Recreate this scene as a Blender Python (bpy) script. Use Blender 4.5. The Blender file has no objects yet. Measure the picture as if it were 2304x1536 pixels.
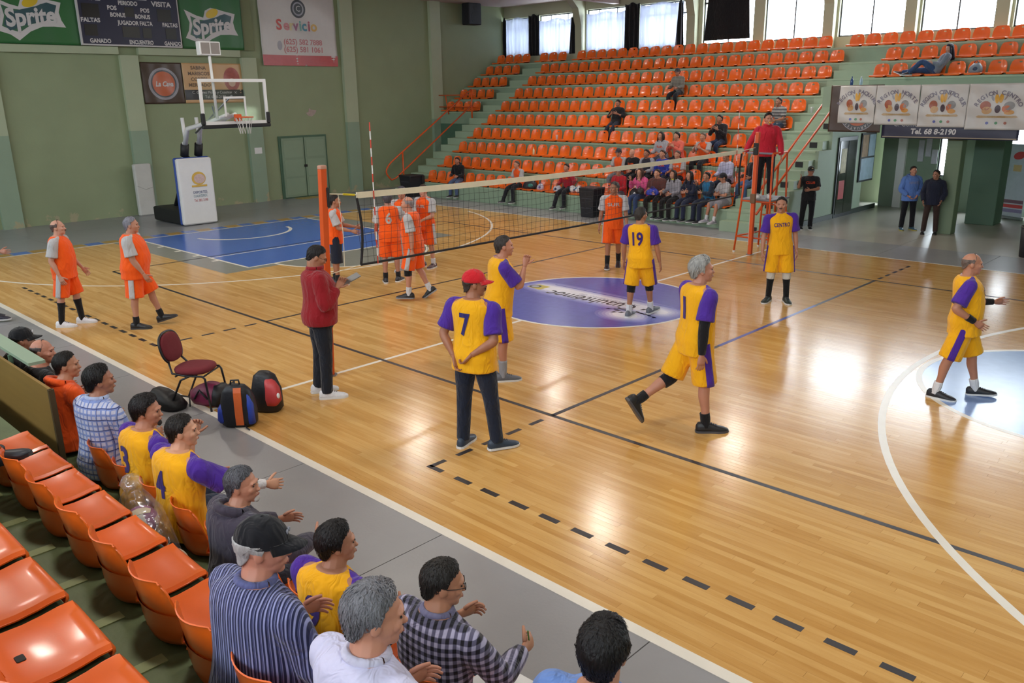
import bpy, bmesh, math, random
import numpy as np
from mathutils import Vector, Matrix
from mathutils.bvhtree import BVHTree

random.seed(11)
S = bpy.context.scene
COL = S.collection
PI = math.pi

# ---------------------------------------------------------------- camera
CX, CY, CZ = 8.5958, -10.8845, 3.3673
YAW, PITCH, ROLL, FPX = 0.7701, -0.28842, -0.014844, 1868.96
fw = Vector((-math.sin(YAW) * math.cos(PITCH), math.cos(YAW) * math.cos(PITCH), math.sin(PITCH)))
rt = fw.cross(Vector((0, 0, 1))).normalized()
up = rt.cross(fw)
rt2 = rt * math.cos(ROLL) + up * math.sin(ROLL)
up2 = -rt * math.sin(ROLL) + up * math.cos(ROLL)
cam = bpy.data.cameras.new('camera')
cam.sensor_width = 36.0
cam.lens = FPX / 2304 * 36.0
cam.clip_end = 200
co = bpy.data.objects.new('camera', cam)
COL.objects.link(co)
m = Matrix((rt2, up2, -fw)).transposed().to_4x4()
m.translation = (CX, CY, CZ)
co.matrix_world = m
S.camera = co

# ---------------------------------------------------------------- sky and exposure
W = bpy.data.worlds.new('sky'); S.world = W
W.use_nodes = True
bg = W.node_tree.nodes['Background']
bg.inputs[0].default_value = (0.80, 0.91, 1.0, 1)
bg.inputs[1].default_value = 16.0
S.view_settings.view_transform = 'Standard'
S.view_settings.look = 'None'
S.view_settings.exposure = 0.26
S.view_settings.gamma = 1.0
S.view_settings.use_curve_mapping = False
LAMP_POWER = 78
LAMP_COLOR = (1.0, 0.95, 0.86)
# skylight falling in through the windows: portals guide the sky's own light
for (px, py, pz, sx, sz, flip) in ((0.0, 15.95, 5.75, 36, 2.0, 1), (0.0, -16.45, 6.0, 36, 1.6, -1)):
    pl = bpy.data.lights.new('window_portal', 'AREA'); pl.shape = 'RECTANGLE'; pl.size = sx; pl.size_y = sz
    pl.cycles.is_portal = True
    po = bpy.data.objects.new('window_portal', pl); COL.objects.link(po)
    po.location = (px, py, pz); po.rotation_euler = (-PI / 2 * flip, 0, 0)

# ---------------------------------------------------------------- materials
MATS = {}
def nodes_of(name):
    m = bpy.data.materials.new(name); m.use_nodes = True
    nt = m.node_tree
    return m, nt, nt.nodes['Principled BSDF']
def srgb(c):
    if isinstance(c, str):
        c = [int(c[i:i + 2], 16) / 255 for i in (0, 2, 4)]
    return tuple(x / 12.92 if x <= 0.04045 else ((x + 0.055) / 1.055) ** 2.4 for x in c)
def N(nt, t, **kw):
    n = nt.nodes.new(t)
    for k, v in kw.items():
        if k == 'op': n.operation = v
        elif k == 'inp':
            for a, b in v.items(): n.inputs[a].default_value = b
        else: setattr(n, k, v)
    return n
def rgba(c): return (*c, 1)
def mat(name, color, rough=0.6, metal=0.0, var=0.12, scale=8.0, bump=0.0, bscale=60.0, spec=0.5, trans=0.0, emit=0.0, alpha=1.0, sheen=0.0, sss=0.0, stretch=(1, 1, 1)):
    """plain procedural material: a colour with soft noise variation and optional fine relief"""
    if name in MATS: return MATS[name]
    m, nt, b = nodes_of(name)
    c = srgb(color)
    tc = N(nt, 'ShaderNodeTexCoord')
    mp = N(nt, 'ShaderNodeMapping'); mp.inputs['Scale'].default_value = stretch
    nt.links.new(tc.outputs['Object'], mp.inputs[0])
    nz = N(nt, 'ShaderNodeTexNoise', inp={'Scale': scale, 'Detail': 4.0})
    nt.links.new(mp.outputs[0], nz.inputs['Vector'])
    rp = N(nt, 'ShaderNodeMix', data_type='RGBA')
    rp.inputs[6].default_value = rgba([x * (1 - var) for x in c])
    rp.inputs[7].default_value = rgba([min(1, x * (1 + var)) for x in c])
    nt.links.new(nz.outputs[0], rp.inputs[0])
    nt.links.new(rp.outputs[2], b.inputs['Base Color'])
    b.inputs['Roughness'].default_value = rough
    b.inputs['Metallic'].default_value = metal
    b.inputs['Specular IOR Level'].default_value = spec
    if sheen: b.inputs['Sheen Weight'].default_value = sheen
    if sss:
        b.inputs['Subsurface Weight'].default_value = sss
        b.inputs['Subsurface Scale'].default_value = 0.02
    if bump:
        n2 = N(nt, 'ShaderNodeTexNoise', inp={'Scale': bscale, 'Detail': 3.0})
        nt.links.new(mp.outputs[0], n2.inputs['Vector'])
        bp = N(nt, 'ShaderNodeBump', inp={'Strength': bump, 'Distance': 0.02})
        nt.links.new(n2.outputs[0], bp.inputs['Height'])
        nt.links.new(bp.outputs[0], b.inputs['Normal'])
    if trans: b.inputs['Transmission Weight'].default_value = trans
    if emit:
        b.inputs['Emission Color'].default_value = rgba(c); b.inputs['Emission Strength'].default_value = emit
    if alpha < 1: b.inputs['Alpha'].default_value = alpha
    MATS[name] = m
    return m
def cloth(color, rough=0.85, name=None):
    """woven cloth: colour, large soft folds and weave as relief"""
    name = name or 'cloth_' + (color if isinstance(color, str) else '%d' % (hash(color) % 9999))
    if name in MATS: return MATS[name]
    m = mat(name, color, rough, var=0.10, scale=5, spec=0.25)
    nt = m.node_tree; b = nt.nodes['Principled BSDF']
    tc = N(nt, 'ShaderNodeTexCoord')
    mp = N(nt, 'ShaderNodeMapping'); mp.inputs['Scale'].default_value = (1, 1, 0.45)
    nt.links.new(tc.outputs['Object'], mp.inputs[0])
    n1 = N(nt, 'ShaderNodeTexNoise', inp={'Scale': 13.0, 'Detail': 2.0, 'Distortion': 1.2})
    nt.links.new(mp.outputs[0], n1.inputs['Vector'])
    bp = N(nt, 'ShaderNodeBump', inp={'Strength': 0.6, 'Distance': 0.045})
    nt.links.new(n1.outputs[0], bp.inputs['Height'])
    nt.links.new(bp.outputs[0], b.inputs['Normal'])
    b.inputs['Sheen Weight'].default_value = 0.15
    return m

# wood strip floor: every strip takes its own tone, grain runs along the strip
def wood_floor():
    m, nt, b = nodes_of('maple_floor')
    geo = N(nt, 'ShaderNodeNewGeometry')
    att = N(nt, 'ShaderNodeAttribute', attribute_name='tone')
    oi = N(nt, 'ShaderNodeObjectInfo')
    ad = N(nt, 'ShaderNodeMath', op='ADD')
    nt.links.new(att.outputs['Fac'], ad.inputs[0]); nt.links.new(oi.outputs['Random'], ad.inputs[1])
    fr = N(nt, 'ShaderNodeMath', op='FRACT'); nt.links.new(ad.outputs[0], fr.inputs[0])
    mp = N(nt, 'ShaderNodeMapping'); mp.inputs['Scale'].default_value = (1.6, 15, 1)
    nt.links.new(geo.outputs['Position'], mp.inputs[0])
    of = N(nt, 'ShaderNodeVectorMath', op='ADD')
    nt.links.new(mp.outputs[0], of.inputs[0])
    cb = N(nt, 'ShaderNodeCombineXYZ'); nt.links.new(fr.outputs[0], cb.inputs[2])
    sc = N(nt, 'ShaderNodeVectorMath', op='SCALE'); sc.inputs['Scale'].default_value = 37
    nt.links.new(cb.outputs[0], sc.inputs[0]); nt.links.new(sc.outputs[0], of.inputs[1])
    nz = N(nt, 'ShaderNodeTexNoise', inp={'Scale': 1.7, 'Detail': 4.0, 'Roughness': 0.5})
    nt.links.new(of.outputs[0], nz.inputs['Vector'])
    ramp = N(nt, 'ShaderNodeValToRGB')
    e = ramp.color_ramp.elements
    e[0].position = 0.0; e[0].color = rgba(srgb('B28346'))
    e[1].position = 1.0; e[1].color = rgba(srgb('E2BB7A'))
    e2 = ramp.color_ramp.elements.new(0.45); e2.color = rgba(srgb('CC9F5C'))
    mx = N(nt, 'ShaderNodeMath', op='MULTIPLY_ADD'); mx.inputs[1].default_value = 0.50; mx.inputs[2].default_value = 0.06
    nt.links.new(fr.outputs[0], mx.inputs[0])
    mm = N(nt, 'ShaderNodeMath', op='MULTIPLY_ADD'); mm.inputs[1].default_value = 0.58
    nt.links.new(nz.outputs[0], mm.inputs[0]); nt.links.new(mx.outputs[0], mm.inputs[2])
    nt.links.new(mm.outputs[0], ramp.inputs[0])
    # broad wear patches of the lacquer
    n2 = N(nt, 'ShaderNodeTexNoise', inp={'Scale': 0.55, 'Detail': 3.0})
    nt.links.new(geo.outputs['Position'], n2.inputs['Vector'])
    hs = N(nt, 'ShaderNodeMix', data_type='RGBA', blend_type='MULTIPLY')
    hs.inputs[7].default_value = (0.88, 0.76, 0.62, 1)
    nt.links.new(n2.outputs[0], hs.inputs[0]); nt.links.new(ramp.outputs[0], hs.inputs[6])
    nt.links.new(hs.outputs[2], b.inputs['Base Color'])
    rr = N(nt, 'ShaderNodeMapRange'); rr.inputs[3].default_value = 0.13; rr.inputs[4].default_value = 0.25
    nt.links.new(nz.outputs[0], rr.inputs[0]); nt.links.new(rr.outputs[0], b.inputs['Roughness'])
    b.inputs['Specular IOR Level'].default_value = 0.42
    bp = N(nt, 'ShaderNodeBump', inp={'Strength': 0.04, 'Distance': 0.01})
    nt.links.new(nz.outputs[0], bp.inputs['Height']); nt.links.new(bp.outputs[0], b.inputs['Normal'])
    MATS['maple_floor'] = m
    return m

def paint_floor(name, color, rough=0.22, var=0.1, scale=7):
    return mat(name, color, rough, var=var, scale=scale, bump=0.02, bscale=30)

def wall_paint(name, color, peel=0.0):
    """old wall paint: soft blotches; optional peeled flakes near the floor"""
    if name in MATS: return MATS[name]
    m = mat(name, color, 0.62, var=0.09, scale=1.3, bump=0.10, bscale=18)
    if peel:
        nt = m.node_tree; b = nt.nodes['Principled BSDF']
        src = b.inputs['Base Color'].links[0].from_socket
        geo = N(nt, 'ShaderNodeNewGeometry')
        sp = N(nt, 'ShaderNodeSeparateXYZ'); nt.links.new(geo.outputs['Position'], sp.inputs[0])
        nz = N(nt, 'ShaderNodeTexNoise', inp={'Scale': 3.2, 'Detail': 6.0, 'Roughness': 0.6})
        nt.links.new(geo.outputs['Position'], nz.inputs['Vector'])
        mr = N(nt, 'ShaderNodeMapRange'); mr.inputs[1].default_value = 0.0; mr.inputs[2].default_value = 0.55
        mr.inputs[3].default_value = 0.12; mr.inputs[4].default_value = -0.12
        nt.links.new(sp.outputs[2], mr.inputs[0])
        ad = N(nt, 'ShaderNodeMath', op='ADD'); nt.links.new(nz.outputs[0], ad.inputs[0]); nt.links.new(mr.outputs[0], ad.inputs[1])
        gt = N(nt, 'ShaderNodeMapRange'); gt.inputs[1].default_value = 0.63; gt.inputs[2].default_value = 0.67
        nt.links.new(ad.outputs[0], gt.inputs[0])
        mx = N(nt, 'ShaderNodeMix', data_type='RGBA'); mx.inputs[7].default_value = rgba(srgb('A9A283'))
        nt.links.new(gt.outputs[0], mx.inputs[0]); nt.links.new(src, mx.inputs[6])
        nt.links.new(mx.outputs[2], b.inputs['Base Color'])
    return m

# ---------------------------------------------------------------- mesh helpers
class MB:
    """collects simple shapes into one mesh"""
    def __init__(s): s.v = []; s.f = []; s.mi = []; s.cur = 0
    def add(s, vs, fs):
        o = len(s.v); s.v += [tuple(map(float, x)) for x in vs]
        s.f += [tuple(i + o for i in f) for f in fs]; s.mi += [s.cur] * len(fs)
        return s
    def box(s, x0, x1, y0, y1, z0, z1, M=None):
        vs = [(x, y, z) for z in (z0, z1) for y in (y0, y1) for x in (x0, x1)]
        if M is not None: vs = [M @ Vector(v) for v in vs]
        return s.add(vs, [(0, 2, 3, 1), (4, 5, 7, 6), (0, 1, 5, 4), (2, 6, 7, 3), (0, 4, 6, 2), (1, 3, 7, 5)])
    def rbox(s, x0, x1, y0, y1, z0, z1, r=0.02, seg=3, M=None):
        """box with rounded vertical edges and eased top and bottom"""
        pts = []
        for cx, cy, a0 in ((x1 - r, y1 - r, 0), (x0 + r, y1 - r, 90), (x0 + r, y0 + r, 180), (x1 - r, y0 + r, 270)):
            for k in range(seg + 1):
                a = math.radians(a0 + 90 * k / seg); pts.append((cx + r * math.cos(a), cy + r * math.sin(a)))
        mx, my = (x0 + x1) / 2, (y0 + y1) / 2
        def ins(d): return [(mx + (x - mx) * (1 - d / max(1e-6, (x1 - x0) / 2)), my + (y - my) * (1 - d / max(1e-6, (y1 - y0) / 2))) for x, y in pts]
        e = min(r, (z1 - z0) / 3)
        rings = [[(x, y, z0) for x, y in ins(e * .6)], [(x, y, z0 + e * .6) for x, y in pts], [(x, y, z1 - e * .6) for x, y in pts], [(x, y, z1) for x, y in ins(e * .6)]]
        if M is not None: rings = [[M @ Vector(v) for v in rg] for rg in rings]
        return s.loft(rings)
    def loft(s, rings, caps=True, closed=True):
        n = len(rings[0]); vs = [p for r in rings for p in r]; fs = []
        for i in range(len(rings) - 1):
            for j in range(n if closed else n - 1):
                a, b = i * n + j, i * n + (j + 1) % n
                fs.append((a, b, b + n, a + n))
        if caps:
            fs.append(tuple(range(n - 1, -1, -1))); fs.append(tuple((len(rings) - 1) * n + j for j in range(n)))
        return s.add(vs, fs)
    def tube(s, pts, r, n=8, caps=True):
        pts = [Vector(p) for p in pts]; rr = r if hasattr(r, '__len__') else [r] * len(pts)
        rings = []; u = None
        for i, p in enumerate(pts):
            t = (pts[min(i + 1, len(pts) - 1)] - pts[max(i - 1, 0)]).normalized()
            if u is None:
                a = Vector((0, 0, 1)) if abs(t.z) < .9 else Vector((1, 0, 0)); u = t.cross(a).normalized()
            else:
                u = (u - t * u.dot(t)).normalized()
            w = t.cross(u)
            rings.append([p + (u * math.cos(2 * PI * k / n) + w * math.sin(2 * PI * k / n)) * rr[i] for k in range(n)])
        return s.loft(rings, caps)
    def bar(s, a, b, w, h):
        """straight rectangular bar from a to b"""
        a, b = Vector(a), Vector(b); t = (b - a).normalized()
        ref = Vector((0, 0, 1)) if abs(t.z) < .95 else Vector((1, 0, 0))
        u = t.cross(ref).normalized() * w / 2; v = u.cross(t).normalized() * h / 2
        return s.loft([[p + u + v, p - u + v, p - u - v, p + u - v] for p in (a, b)])
    def cyl(s, x, y, z0, z1, r0, r1=None, n=16):
        r1 = r0 if r1 is None else r1
        return s.loft([[(x + r * math.cos(2 * PI * k / n), y + r * math.sin(2 * PI * k / n), z) for k in range(n)] for z, r in ((z0, r0), (z1, r1))])
    def lathe(s, prof, n=16, M=None):
        rings = [[Vector((r * math.cos(2 * PI * k / n), r * math.sin(2 * PI * k / n), z)) for k in range(n)] for r, z in prof]
        if M is not None: rings = [[M @ v for v in rg] for rg in rings]
        return s.loft(rings)
    def ball(s, c, r, n=14, m=9, M=None):
        rx, ry, rz = r if hasattr(r, '__len__') else (r, r, r)
        rings = []
        for i in range(m + 1):
            t = PI * (i + .02 * (i == 0) - .02 * (i == m)) / m
            rings.append([Vector((c[0] + rx * math.sin(t) * math.cos(2 * PI * k / n), c[1] + ry * math.sin(t) * math.sin(2 * PI * k / n), c[2] - rz * math.cos(t))) for k in range(n)])
        if M is not None: rings = [[M @ v for v in rg] for rg in rings]
        return s.loft(rings)
    def prism(s, poly, z0, z1):
        """polygon in x,y pulled up from z0 to z1"""
        return s.loft([[(x, y, z) for x, y in poly] for z in (z0, z1)])
    def build(s, name, mt, parent=None, smooth=False, auto=False):
        me = bpy.data.meshes.new(name); me.from_pydata(s.v, [], s.f)
        for q in (mt if isinstance(mt, (list, tuple)) else [mt]): me.materials.append(q)
        if isinstance(mt, (list, tuple)): me.polygons.foreach_set('material_index', s.mi)
        if smooth: me.polygons.foreach_set('use_smooth', [True] * len(me.polygons))
        me.validate(); me.update()
        if auto: me.set_sharp_from_angle(angle=math.radians(40))
        return obj(name, me, parent)
def obj(name, me, parent=None):
    o = bpy.data.objects.new(name, me); COL.objects.link(o)
    if parent is not None: o.parent = parent
    return o
def tag(o, label=None, cat=None, group=None, kind=None):
    if label: o['label'] = label
    if cat: o['category'] = cat
    if group: o['group'] = group
    if kind: o['kind'] = kind
    return o
def thing(name, label, cat, loc=(0, 0, 0), rotz=0, group=None, kind=None):
    o = bpy.data.objects.new(name, None); COL.objects.link(o)
    o.empty_display_size = 0.1
    o.location = loc; o.rotation_euler = (0, 0, rotz)
    return tag(o, label, cat, group, kind)
def copy_tree(o, parent=None):
    c = o.copy(); COL.objects.link(c)
    if parent is not None: c.parent = parent
    for ch in o.children: copy_tree(ch, c)
    return c
WORDS = ['first', 'second', 'third', 'fourth', 'fifth', 'sixth', 'seventh', 'eighth', 'ninth', 'tenth', 'eleventh', 'twelfth', 'thirteenth', 'fourteenth', 'fifteenth', 'sixteenth', 'seventeenth', 'eighteenth', 'nineteenth', 'twentieth', 'twenty-first', 'twenty-second', 'twenty-third', 'twenty-fourth', 'twenty-fifth', 'twenty-sixth', 'twenty-seventh', 'twenty-eighth', 'twenty-ninth', 'thirtieth', 'thirty-first', 'thirty-second', 'thirty-third', 'thirty-fourth', 'thirty-fifth', 'thirty-sixth', 'thirty-seventh', 'thirty-eighth', 'thirty-ninth', 'fortieth', 'forty-first', 'forty-second', 'forty-third', 'forty-fourth', 'forty-fifth', 'forty-sixth']

# a scratch scene in which text and remeshed shapes are evaluated
TS = bpy.data.scenes.new('scratch')
def evaluate(ob):
    TS.collection.objects.link(ob)
    vl = TS.view_layers[0]; vl.update()
    dg = vl.depsgraph
    me = bpy.data.meshes.new_from_object(ob.evaluated_get(dg), depsgraph=dg)
    TS.collection.objects.unlink(ob)
    d = ob.data
    bpy.data.objects.remove(ob)
    (bpy.data.meshes if isinstance(d, bpy.types.Mesh) else bpy.data.curves).remove(d)
    return me
def text_mesh(s, size=1.0, bold=0.0, width=None, extrude=0.0, shear=0.0, align='CENTER', res=3):
    c = bpy.data.curves.new('t', 'FONT'); c.body = s; c.size = size
    c.align_x = align; c.align_y = 'CENTER'; c.offset = bold; c.extrude = extrude; c.shear = shear; c.resolution_u = res
    o = bpy.data.objects.new('t', c)
    me = evaluate(o)
    if width:
        xs = [v.co.x for v in me.vertices]
        k = width / max(1e-6, max(xs) - min(xs)); x0 = (max(xs) + min(xs)) / 2
        for v in me.vertices: v.co.x = (v.co.x - x0) * k
    return me
def text(s, M, mt, parent, size=1.0, name='lettering', **kw):
    """flat lettering; M maps text x (right), y (up) into the parent's space"""
    me = text_mesh(s, size, **kw); me.transform(M); me.materials.clear(); me.materials.append(mt)
    me.name = name
    return obj(name, me, parent)
def frame_M(o, xdir, ydir):
    x = Vector(xdir).normalized(); y = Vector(ydir).normalized(); z = x.cross(y)
    m = Matrix((x, y, z)).transposed().to_4x4(); m.translation = o
    return m
# ================================================================ THE SETTING
M_wood = wood_floor()
M_con = mat('grey_concrete', '919194', 0.34, var=0.13, scale=2.2, bump=0.05, bscale=40)
M_con2 = mat('dark_grey_concrete', '8A8B8E', 0.30, var=0.14, scale=1.6, bump=0.05, bscale=40)
M_beige = mat('beige_terrazzo', 'A8A39A', 0.28, var=0.10, scale=2.0, bump=0.03, bscale=50)
M_under = mat('subfloor', '6B4A24', 0.8)
M_white = paint_floor('white_line_paint', 'E6E0D4', 0.3, 0.06)
M_black = paint_floor('black_line_paint', '2A2527', 0.42, 0.15)
M_blue = paint_floor('blue_key_paint', '3B66BE', 0.2, 0.10)
M_blue_refl = paint_floor('blue_paint_with_reflection', '7F9CCF', 0.2, 0.10)  # right key's blue, lightened to imitate the reflection on the floor
M_purple = paint_floor('violet_circle_paint', '5257AE', 0.24, 0.22, 9)
M_grey = paint_floor('grey_key_paint', '86867F', 0.25, 0.10)
M_ochre = paint_floor('ochre_paint', 'A88238', 0.3, 0.15)
G_wall = wall_paint('green_wall', '8F9B79', 1.0)
G_pale = wall_paint('pale_green_paint', 'ABB598')
G_low = wall_paint('grey_green_paint', '8DA18B', 1.0)
G_step = mat('green_step_paint', '98AB92', 0.5, var=0.10, scale=2.5, bump=0.08, bscale=25)
G_riser = mat('dark_green_riser_paint', '879C85', 0.55, var=0.10, scale=2.5, bump=0.08, bscale=25)
G_dark = mat('deep_green_paint', '4C6A55', 0.6, var=0.12, scale=2.0, bump=0.08, bscale=25)
G_near = mat('worn_olive_step_paint', '5E6B49', 0.55, var=0.22, scale=5, bump=0.12, bscale=30)
M_ceil = mat('pinkish_ceiling', 'B7A7A2', 0.8, var=0.05, scale=1)
M_far = wall_paint('cream_green_paint', 'A7A88F')
ORANGE_P = mat('orange_enamel', 'D2541F', 0.35, var=0.10, scale=6)
M_dark = mat('black_rubber', '17171A', 0.6, var=0.2)
M_metal = mat('grey_steel', '8E9094', 0.35, 0.8, var=0.1)
M_wht = mat('white_enamel', 'DCDCDC', 0.35, var=0.04)

# ---- floor: concrete slabs around a strip-wood court
floor = MB().box(-17.6, 18.0, -16.4, 20.0, -0.30, -0.012).build('floor', M_under)
tag(floor, 'glossy wooden sports court set in painted concrete', kind='structure')
X0, X1, Y0, Y1 = -12.66, 13.3, -7.0, 6.83
def slab(x0, x1, y0, y1, mt, name='concrete_slab'):
    g = 0.004
    return MB().box(x0 + g, x1 - g, y0 + g, y1 - g, -0.10, 0.0).build(name, mt, floor)
xs = [-17.6 + 2.0 * 0 - 0.0]
x = -13.96
edges = [-17.6] + [x + 2.0 * k for k in range(0, 16)] + [18.0]
for a, b in zip(edges[:-1], edges[1:]):
    slab(a, b, -8.5, Y0, M_con)                       # near side walk
    slab(a, b, Y1, 8.5, M_con)                        # far side walk
for a, b in ((-17.6, -15.6), (-15.6, X0)):
    for c, d in zip([-7, -4.2, -1.4, 1.4, 4.2], [-4.2, -1.4, 1.4, 4.2, Y1]):
        slab(a, b, c, d, M_con2)
slab(X1, 18.0, Y0, Y1, M_con)
for a, b in zip([-17.6, -14.2, -0.9, 2.0, 5.0, 8.0], [-14.2, -0.9, 2.0, 5.0, 8.0, 18.0]):
    slab(a, b, 8.5, 14.6, M_beige if b > 0 else M_con2)
slab(-17.6, 18.0, 14.6, 20.0, M_beige)

# ---- strip-wood planks: the strips nearest the viewer are single pieces, the rest one piece
PW = 0.0635
rng = np.random.RandomState(5)
planks = []
y = Y0; row = 0
while y < Y1 - 1e-6:
    x = X0 - rng.uniform(0, 1.4)
    while x < X1:
        L = rng.choice([0.9, 1.2, 1.5, 1.8, 2.1])
        planks.append((x, y, L)); x += L
    y += PW; row += 1
def visible(x, y):
    d = Vector((x, y, 0)) - Vector((CX, CY, CZ)); z = d.dot(fw)
    if z < .1: return None
    px = 1152 + FPX * d.dot(rt2) / z; py = 768 - FPX * d.dot(up2) / z
    return (z if -40 < px < 2340 and -10 < py < 1560 else None)
order = []
for i, (x, y, L) in enumerate(planks):
    if x < X0 or x + L > X1 or y + PW > Y1: continue
    z = visible(x + L / 2, y + PW / 2)
    if z: order.append((z, i))
order.sort(); single = set(i for z, i in order[:300])
shared = {}
G2 = 0.0007
def plank_mesh(L):
    if L not in shared:
        b = MB().box(G2, L - G2, G2, PW - G2, -0.012, 0.0)
        me = bpy.data.meshes.new('plank'); me.from_pydata(b.v, [], b.f); me.materials.append(M_wood)
        shared[L] = me
    return shared[L]
rest = MB(); tones = []
for i, (x, y, L) in enumerate(planks):
    if i in single:
        o = obj('plank', plank_mesh(L), floor); o.location = (x, y, 0)
    else:
        a, b = max(x, X0), min(x + L, X1); c = min(y + PW, Y1)
        if b - a < .01 or c - y < .005: continue
        rest.box(a + G2, b - G2, y + G2, c - G2, -0.012, 0.0); tones += [rng.rand()] * 6
o = rest.build('wood_strips', M_wood, floor); o['kind'] = 'stuff'
at = o.data.attributes.new('tone', 'FLOAT', 'FACE'); at.data.foreach_set('value', tones)

# ---- court markings, thin paint films
LV = [0.0006]
def film(poly, mt, name, lift=0.0008):
    o = MB().prism(poly, 0.0001, lift).build(name, mt, floor); return o
def line(x0, y0, x1, y1, w, mt, name='court_line', lift=0.0010):
    d = Vector((x1 - x0, y1 - y0)).normalized(); n = Vector((-d.y, d.x)) * w / 2
    return film([(x0 + n.x, y0 + n.y), (x0 - n.x, y0 - n.y), (x1 - n.x, y1 - n.y), (x1 + n.x, y1 + n.y)], mt, name, lift)
def arc(cx, cy, r, a0, a1, w, mt, name='court_line', n=64, lift=0.0014):
    b = MB(); ro, ri = r + w / 2, r - w / 2
    pts = [math.radians(a0 + (a1 - a0) * k / n) for k in range(n + 1)]
    vs = []
    for a in pts:
        for rr in (ri, ro): vs += [(cx + rr * math.cos(a), cy + rr * math.sin(a), 0.0001), (cx + rr * math.cos(a), cy + rr * math.sin(a), lift)]
    fs = []
    for k in range(n):
        o = 4 * k
        fs += [(o + 1, o + 3, o + 7, o + 5), (o + 3, o + 2, o + 6, o + 7), (o, o + 1, o + 5, o + 4)]
    return b.add(vs, fs).build(name, mt, floor)
def disc(cx, cy, r, a0, a1, mt, name, lift=0.0009, n=64):
    return film([(cx + r * math.cos(math.radians(a0 + (a1 - a0) * k / n)), cy + r * math.sin(math.radians(a0 + (a1 - a0) * k / n))) for k in range(n + (0 if a1 - a0 == 360 else 1))], mt, name, lift)
# left key: grey apron, blue lane, grey half circle
film([(X0, -3.08), (-6.95, -3.08), (-6.95, 3.08), (X0, 3.08)], M_grey, 'painted_apron', 0.0005)
M_w2 = M_white
disc(-7.2, 0, 1.85, -90, 90, M_grey, 'painted_half_circle', 0.0006)
# lane corner beyond the white front line shows bare wood between apron and half circle
film([(X0, -2.45), (-7.22, -2.45), (-7.22, 2.45), (X0, 2.45)], M_blue, 'painted_lane', 0.0008)
for yy in (-2.45, 2.45): line(X0, yy, -7.2, yy, 0.06, M_white)
line(-7.2, -2.48, -7.2, 2.48, 0.06, M_white)
line(-8.85, -2.42, -8.85, 2.42, 0.05, M_white)
arc(-7.2, 0, 1.85, -90, 90, 0.06, M_white)
arc(-11.85, -0.1, 1.3, -80, 80, 0.09, M_white)
for k, xx in enumerate((-11.2, -10.3, -9.4, -8.5)):
    for s in (-1, 1): film([(xx, s * 2.42), (xx + .10, s * 2.42), (xx + .10, s * 2.62), (xx, s * 2.62)], M_white, 'lane_mark', 0.0012)
arc(-12.05, 0, 6.75, -72, 72, 0.06, M_white)
arc(12.05, 0, 6.75, 108, 252, 0.075, M_white)
disc(7.2, 0, 1.8, 90, 270, M_blue_refl, 'painted_half_circle', 0.0006)
film([(7.2, -2.45), (X1, -2.45), (X1, 2.45), (7.2, 2.45)], M_blue_refl, 'painted_lane', 0.0006)
arc(7.2, 0, 1.8, 90, 270, 0.07, M_white)
for yy in (-2.45, 2.45): line(7.2, yy, X1, yy, 0.06, M_white)
line(7.2, -2.48, 7.2, 2.48, 0.06, M_white)
# boundary of the basketball court
line(X0 - .03, Y0 + .02, X1, Y0 + .02, 0.09, M_white, lift=0.004)
line(X0, Y1 - .02, X1, Y1 - .02, 0.05, M_white)
line(X0 + .02, Y0, X0 + .02, Y1, 0.05, M_white)
line(0, Y0, 0, -1.8, 0.06, M_white); line(0, 1.8, 0, Y1, 0.06, M_white)
# checked paint along the end line
for k in range(34):
    y0 = -6.9 + k * 0.41
    film([(X0 - .42, y0), (X0 - .06, y0), (X0 - .06, y0 + .36), (X0 - .42, y0 + .36)], (M_blue, M_ochre)[k % 2], 'painted_check', 0.0012)
# volleyball lines
B = 0.055
for yy in (-4.5, 4.5): line(-9, yy, 9, yy, B, M_black, lift=0.0012)
for xx in (-9, 9): line(xx, -4.5, xx, 4.5, B, M_black, lift=0.0012)
for xx in (-3, 3):
    line(xx, -4.5, xx, 4.5, B, M_black, lift=0.0012)
    for s in (-1, 1):
        for k in range(5):
            a = 4.5 + .16 + .35 * k
            line(xx, s * a, xx, s * (a + (.20 if k < 4 else .19)), B, M_black, 'court_dash', 0.0012)
for s in (-1, 1):
    for k in range(17):
        a = 3.0 + .35 * k - (.03 if k == 0 else 0)
        line(s * a, -6.25, s * (a + .20), -6.25, 0.06, M_black, 'court_dash', 0.0012)
line(3.1, 0.9, 3.1, 0.9001, .01, M_black)
# blue tape along the far half of the right attack line
line(3.0, -1.0, 3.0, 2.0, 0.058, mat('blue_line_paint', '3A4FA0', .3), lift=0.0016)
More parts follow.
